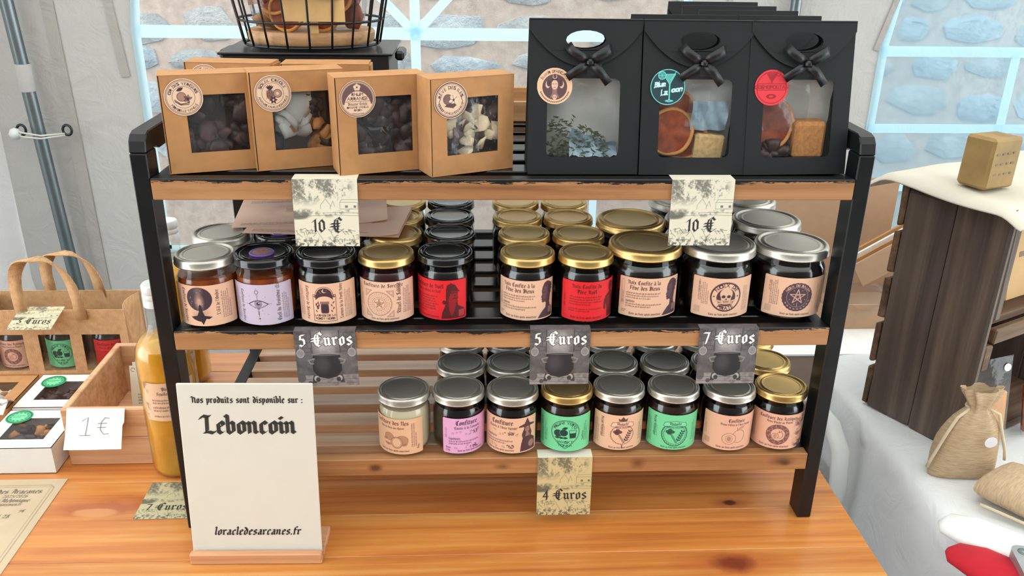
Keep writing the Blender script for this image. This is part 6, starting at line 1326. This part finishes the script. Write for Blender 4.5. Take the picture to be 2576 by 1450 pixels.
def strap(x0, x1, yy, ztop, lean, zb_):
    mm = MB(); pts = []
    for k in range(17):
        a = math.pi * k / 16; c = math.cos(a); s_ = math.sin(a)
        pts.append(((x0 + x1) / 2 - (x1 - x0) / 2 * (abs(c) ** .75) * (1 if c > 0 else -1) + lean * s_, yy, Hj * zb_ + (ztop - Hj * zb_) * s_ ** .62))
    V = []
    for i, p in enumerate(pts):
        a = Vector(pts[max(0, i - 1)]); b = Vector(pts[min(16, i + 1)]); d = (b - a).normalized(); n = Vector((-d.z, 0, d.x)); hw = .0095; o_ = Vector((0, .0015, 0))
        tw = .0125
        V += [tuple(Vector(p) + Vector((0, -tw, 0)) * abs(d.x) + n * hw * abs(d.z)), tuple(Vector(p) + Vector((0, tw, 0)) * abs(d.x) - n * hw * abs(d.z))]
    mm.add(V, [(2 * i, 2 * i + 1, 2 * i + 3, 2 * i + 2) for i in range(16)]); q = mm.build('handle', 'jute', jb, True); q.modifiers.new('thickness', 'SOLIDIFY').thickness = .0022
strap(.0830, .1765, -.0015, .2080, -.010, .86); strap(.0950, .1780, Dj + .0015, .1880, -.012, .9)
for x, lab, art, kind, lid, rot in ((-.8075, 'jar with Aztec emblem label inside the jute bag', art_azteque, 'small', 'black_lid', 0), (-.7290, 'jar with green plum label inside the jute bag', art_prune, 'small', 'gold', 0), (-.6530, 'jar with red label inside the jute bag', art_noel, 'small', 'black_lid', 28)):
    jar('small', x, .4560, .0022, lid, 'jam_dark', lab, art, rot, 'jars in the jute bag')

# ------------------------------------------------------------------ right: clothed table, weathered crate and wares
nb = thing('clothed_table', 'white clothed neighbouring table at the right', 'table', (0, 0, 0))
prof = [(1.75, -.004), (1.2, -.004), (.80, -.004), (.66, -.004), (.612, -.0045), (.592, -.007), (.580, -.014), (.574, -.028), (.570, -.06), (.567, -.15), (.566, -.32), (.566, -.52), (.566, -.735)]
ys = [-.75, -.5, -.3, -.15, -.05, .05, .12, .2, .27, .33, .38, .42, .45, .468, .48, .486, .490]
def cl(u, v):
    i = int(round(u * (len(prof) - 1))); j = int(round(v * (len(ys) - 1))); x, z = prof[i]; y = ys[j]
    if y > .40: k = (y - .40) / .09; x = x + .05 * k * k * (1 if i >= 3 else 0); z = z - .010 * max(0, k - .6) ** 2 * 6
    if i > 6: x += .006 * math.sin(y * 16 + i * .5) * min(1, (i - 6) / 4)
    if y >= .489: z = min(z, -.03)
    return (x, y, z)
m = MB(); m.grid(len(prof), len(ys), cl); q = m.build('cloth', 'table_cloth', nb, True)
q.modifiers.new('soft', 'SUBSURF').render_levels = 2
m = MB(); m.box((1.2, -.15, -.022), (1.1, 1.2, .02), .002); m.build('table_top', 'white_plastic', nb)
for x, y in ((.75, -.6), (1.65, -.6), (.75, .38), (1.65, .38)): m = MB(); m.box((x, y, -.39), (.04, .04, .716), .004); m.build('leg', 'steel', nb)
ch = thing('plastic_chair', 'folded white plastic chair with a curved arm between the two tables', 'chair', (.512, .30, -.75), 0)
m = MB(); m.tube([(.012, .10, .70), (.014, .02, .735), (.020, -.04, .730), (.025, -.075, .700), (.027, -.085, .64), (.022, -.08, .50), (.016, -.07, .02)], [.011, .013, .015, .016, .016, .015, .014], 12, flat=.55); m.build('arm', 'white_plastic', ch, True)
m = MB(); m.box((0, .115, .37), (.022, .022, .72), .004); m.build('back_post', 'white_plastic', ch); m = MB(); m.box((-.012, .02, .42), (.016, .16, .38), .006); m.build('seat', 'white_plastic', ch); m = MB(); m.box((0, .04, .12), (.018, .13, .03), .004); m.build('stretcher', 'white_plastic', ch)

cr = thing('wooden_crate', 'weathered dark wooden crate standing on end on the white cloth', 'crate', (.6727, .1485, -.0036), math.radians(27.8)); Hc = .372; Dc = .16; Wc = .30
def plank(name, c, s_, mat='old_plank', seed=0, jag=0.0):
    r = random.Random(seed); m = MB(); m.box(c, s_, .002)
    if jag: m.v = [(x + r.uniform(-jag, jag) * .4, y + r.uniform(-jag, jag), z + r.uniform(-jag, jag)) for x, y, z in m.v]
    return m.build(name, mat, cr)
plank('side_plank', (.006, .0412, Hc / 2), (.012, .0815, Hc), 'old_plank', 1, .0014); plank('side_plank', (.006, .1212, Hc / 2 - .004), (.012, .0765, Hc - .012), 'old_plank', 2, .0018)
plank('side_plank', (Wc - .006, .0412, Hc / 2), (.012, .0815, Hc), 'old_plank', 3, .001); plank('side_plank', (Wc - .006, .1212, Hc / 2), (.012, .0765, Hc), 'old_plank', 4, .001)
for k in range(5): plank('back_slat', (Wc / 2, Dc + .006, .035 + k * .076), (Wc, .010, .066), 'old_plank_x', 10 + k, .0015)
plank('end_board', (Wc / 2, Dc / 2, .006), (Wc - .026, Dc - .004, .012), 'old_plank_x', 20, .0006); plank('end_board', (Wc / 2, Dc / 2, Hc - .006), (Wc - .026, Dc - .004, .012), 'old_plank_x', 21, .0006)
plank('shelf', (Wc / 2, Dc / 2 + .01, .192), (Wc - .026, Dc - .03, .012), 'old_plank_x', 22, .0006); plank('front_slat', (Wc / 2 + .006, .006, .183), (Wc - .04, .012, .022), 'old_plank_x', 23, .001); plank('corner_batten', (.021, .012, .285), (.016, .022, .150), 'old_plank', 24, .001); plank('corner_batten', (.021, .012, .150), (.016, .022, .04), 'old_plank_x', 25, .001)
M = Matrix.Rotation(math.radians(27.8), 4, 'Z'); C0 = Vector((.6727, .1485, -.0036))
def on_crate(x, y, z): return tuple(C0 + M @ Vector((x, y, z)))
for k, (x, y, lab) in enumerate(((.052, .055, 'kraft packet leaning on the crate shelf, nearest the corner post'), (.135, .05, 'kraft packet on the crate shelf, farther from the corner post'))):
    o = thing('kraft_packet', lab, 'packet', on_crate(x, y, .1988), math.radians(27.8), 'kraft packets in the crate'); o.rotation_euler[0] = math.radians(-6)
    m = MB(); m.box((.022, .006, .066), (.066, .012, .132), .002); m.build('packet', 'kraft_pale', o); m = MB(); m.box((.02, -.0003, .07), (.02, .0004, .008)); m.build('print_mark', 'carton_grey', o)
# linen, soap
def cloth_fn(u, v):
    x = -.018 + .33 * u; y = -.034 + .28 * v; ed_ = max(0, -.004 - x) + max(0, -.010 - y) + max(0, y - .19)
    return on_crate(x - .012 * math.sin(6 * v), y + .014 * math.sin(5 * u + 1), Hc + .0075 + .0028 * math.sin(11 * u + 3) * math.sin(9 * v) - ed_ * .75 - .004 * (1 - v) * math.sin(9 * u) * (1 if y < 0 else 0))
m = MB(); m.grid(26, 22, cloth_fn); q = m.build('linen_cloth', 'linen', None, True); q.modifiers.new('thickness', 'SOLIDIFY').thickness = .003; s2 = q.modifiers.new('soft', 'SUBSURF'); s2.levels = 1; s2.render_levels = 1; tag(q, 'cream linen cloth draped over the top of the weathered crate', 'cloth')
sp = thing('soap_block', 'olive brown cube of soap standing on the linen cloth', 'soap', on_crate(.045, .078, Hc + .0110), math.radians(24)); m = MB(); m.box((0, 0, .0355), (.062, .045, .071), .004, Matrix.Rotation(math.radians(2), 4, 'Y'))
r = random.Random(2); m.v = [(x + r.uniform(-.0008, .0008), y + r.uniform(-.0008, .0008), max(0, z)) for x, y, z in m.v]; m.build('soap', 'soap', sp)
m = MB(); [m.box((-.016 + .011 * k, -.0226, .05 - .014 * (j)), (.007 - .002 * ((k + j) % 2), .0012, .003), .0004) for k in range(4) for j in range(3)]; m.build('stamp_relief', 'soap_edge', sp)

def sack(label, loc, rotz, lay=False):
    o = thing('linen_sack', label, 'pouch', loc, rotz, 'small linen sacks')
    pr_ = [(.046, 0, .014), (.0465, .006, .020), (.046, .03, .024), (.042, .06, .023), (.034, .085, .018), (.021, .102, .012), (.0125, .110, .0085), (.0165, .119, .010), (.024, .131, .011), (.027, .139, .010)]
    def f(u, v):
        t_ = v * (len(pr_) - 1); i = min(int(t_), len(pr_) - 2); k = t_ - i; a = 2 * math.pi * u; rx = pr_[i][0] * (1 - k) + pr_[i + 1][0] * k; z = pr_[i][1] * (1 - k) + pr_[i + 1][1] * k; ry = pr_[i][2] * (1 - k) + pr_[i + 1][2] * k
        pl = 1 + (.16 * math.sin(9 * a) * max(0, (z - .07) / .07))
        cx = abs(math.cos(a)) ** .7 * (1 if math.cos(a) > 0 else -1); return (rx * cx * pl, ry * math.sin(a) * pl + .004 * math.sin(z * 40), z + .003 * math.sin(5 * a) * (1 if z > .12 else 0))
    m = MB(); m.grid(44, 20, f, closed_u=True); m.add([f(k / 44, 0) for k in range(44)], [tuple(range(44))]); m.build('pouch', 'burlap', o, True)
    m = MB(); m.tube([(.014 * math.cos(a), .0095 * math.sin(a), .110) for a in [k * math.pi / 8 for k in range(16)]], .0024, 6, True); m.tube([(-.012, -.006, .110), (-.030, -.012, .098), (-.042, -.014, .070), (-.053, -.012, .030), (-.056, -.012, .018)], .0022, 6); m.tube([(.012, -.006, .110), (.026, -.012, .104), (.036, -.012, .075), (.048, -.010, .045), (.051, -.010, .030)], .0022, 6); m.build('drawstring', 'cord', o, True)
    return o
s1 = sack('upright linen drawstring sack with round white sticker beside the crate', (.6515, .0985, -.0036), math.radians(-3)); m = MB(); m.lathe([(0, 0), (.0085, 0), (.0085, .0006), (0, .0006)], 24, M=Matrix.Translation((.0155, -.0258, .068)) @ Matrix.Rotation(math.radians(90 + 3), 4, 'X')); m.build('sticker', 'white_paper', s1, True, 40)
s3 = sack('linen drawstring sack lying on its side on the white cloth', (.6550, .0560, .0170), 0); s3.rotation_euler = Matrix(((.871, 0, .491), (.491, 0, -.871), (0, 1, 0))).to_euler(); s3.location = (.6700, .0560, .0190)
# clear pouches
for k, (loc, rz, mat, lab) in enumerate(((on_crate(.055, -.012, .004), 10, 'soap_peach', 'clear pouch holding a peach soap bar behind the linen sack'), (on_crate(.150, -.020, .004), 40, 'orange_flesh', 'clear pouch of orange pieces at the right frame edge'))):
    o = thing('clear_pouch', lab, 'pouch', loc, math.radians(rz), 'clear pouches in front of the crate'); o.rotation_euler[0] = math.radians(-10)
    m = MB(); m.grid(10, 12, lambda u, v: (-.030 + .060 * u, -.010 * math.sin(math.pi * u) * (1 - v ** 2), .132 * v + .006 * v * u)); m.grid(10, 12, lambda u, v: (-.030 + .060 * u, .010 * math.sin(math.pi * u) * (1 - v ** 2) + .0004, .132 * v + .006 * v * u)); m.build('pouch_film', 'window_film', o, True)
    m = MB(); m.box((0, 0, .045), (.048, .010, .078), .003); m.build('content', mat, o); m = MB(); m.lathe([(0, 0), (.006, 0), (.006, .0005), (0, .0005)], 18, M=Matrix.Translation((.020, -.0022, .120)) @ Matrix.Rotation(math.radians(90), 4, 'X')); m.build('sticker', 'white_paper', o)
# felt hat and tin at the lower right corner
ht = thing('felt_hat', 'red felt hat with broad white brim at the lower right', 'hat', (.6020, -.0850, -.0030), math.radians(-24))
def puff(path, rs_, fl, name, mat):
    mm = MB(); mm.tube(path, rs_, 14, flat=fl, up=(0, 0, 1)); return mm.build(name, mat, ht, True)
puff([(-.066, .040, .012), (-.060, .036, .013), (-.030, .026, .014), (.02, .008, .014), (.07, -.012, .014), (.12, -.034, .014)], [.006, .022, .031, .032, .031, .028], .42, 'brim', 'felt_white')
puff([(-.062, -.020, .013), (-.055, -.024, .014), (-.030, -.036, .016), (.02, -.060, .016), (.07, -.090, .014), (.10, -.11, .010)], [.006, .020, .030, .034, .030, .020], .46, 'crown', 'felt_red')
tn = thing('tin_case', 'flat silver tin with a hole at the lower right corner', 'tin', (.6420, -.1560, -.0030), math.radians(-14)); m = MB(); m.poly(rrect(-.06, -.04, .06, .04, .010, 5), (), lambda a, b, d: (a, b, .0285 + d), .012); m.build('lid', 'tin', tn); m = MB(); m.poly(rrect(-.058, -.038, .058, .038, .009, 5), (), lambda a, b, d: (a, b, d), .0283); m.build('body', 'plastic_black', tn)
m = MB(); m.lathe([(.002, 0), (.0045, .0004), (.0062, .0001)], 18, (-.048, .028, .0408)); m.build('rivet', 'steel', tn, True); m = MB(); [m.box((-.012 + .008 * k, .018 - .004 * (k % 2), .0407), (.006, .003 + .002 * (k % 2), .0004)) for k in range(6)]; m.build('embossed_mark', 'dark_paper', tn)
# cartons behind the neighbouring table
c1_ = thing('carton', 'open cardboard carton behind the right post', 'carton', (.86, .86, -.75), 0); m = MB(); 
for c, s_ in (((0, -.15, .31), (.52, .005, .62)), ((0, .15, .31), (.52, .005, .62)), ((-.258, 0, .31), (.005, .295, .62)), ((.258, 0, .31), (.005, .295, .62)), ((0, 0, .004), (.51, .295, .006))): m.box(c, s_)
m.build('shell', 'carton_grey', c1_); m = MB(); m.box((0, 0, .6225), (.525, .31, .004)); m.build('white_top', 'white_card', c1_)
c2_ = thing('carton', 'cardboard carton with raised flap and packing sleeves on the white box', 'carton', (.90, .93, -.1252), 0); m = MB()
for c, s_ in (((0, -.10, .03), (.44, .004, .06)), ((0, .10, .03), (.44, .004, .06)), ((-.218, 0, .03), (.004, .196, .06)), ((.218, 0, .03), (.004, .196, .06)), ((0, 0, .003), (.43, .196, .004))): m.box(c, s_)
m.build('shell', 'carton', c2_); m = MB(); m.box((-.07, .105, .175), (.29, .004, .24)); m.build('raised_flap', 'carton', c2_)
for k in range(4): m = MB(); m.box((.10 + .012 * k, -.02 + .02 * k, .09), (.20, .006, .06), 0, Matrix.Rotation(math.radians(-32), 4, 'Y')); m.v = [(x, y, z + .02) for x, y, z in m.v]; m.build('sleeve', ('carton', 'kraft', 'white_card', 'kraft')[k], c2_)
m = MB(); m.grid(14, 8, lambda u, v: (-.21 + .30 * u, -.12 + .16 * v, .062 + .012 * math.sin(9 * u + 5 * v) + .008 * math.sin(21 * u))); m.build('plastic_wrap', 'cellophane', c2_, True)
# patterned strap hanging in the gap beside the table edge
m = MB()
for k in range(46): y = -.42 + .014 * k; m.box((.4600, y, -.045 + .004 * math.sin(k)), (.007, .009, .010), .002, None)
q = m.build('woven_strap', 'strap_blue' if 'strap_blue' in MAT else plain('strap_blue', (150, 186, 206), .6, var=.5, vscale=90), None); tag(q, 'pale blue woven strap hanging along the right table edge', 'strap')
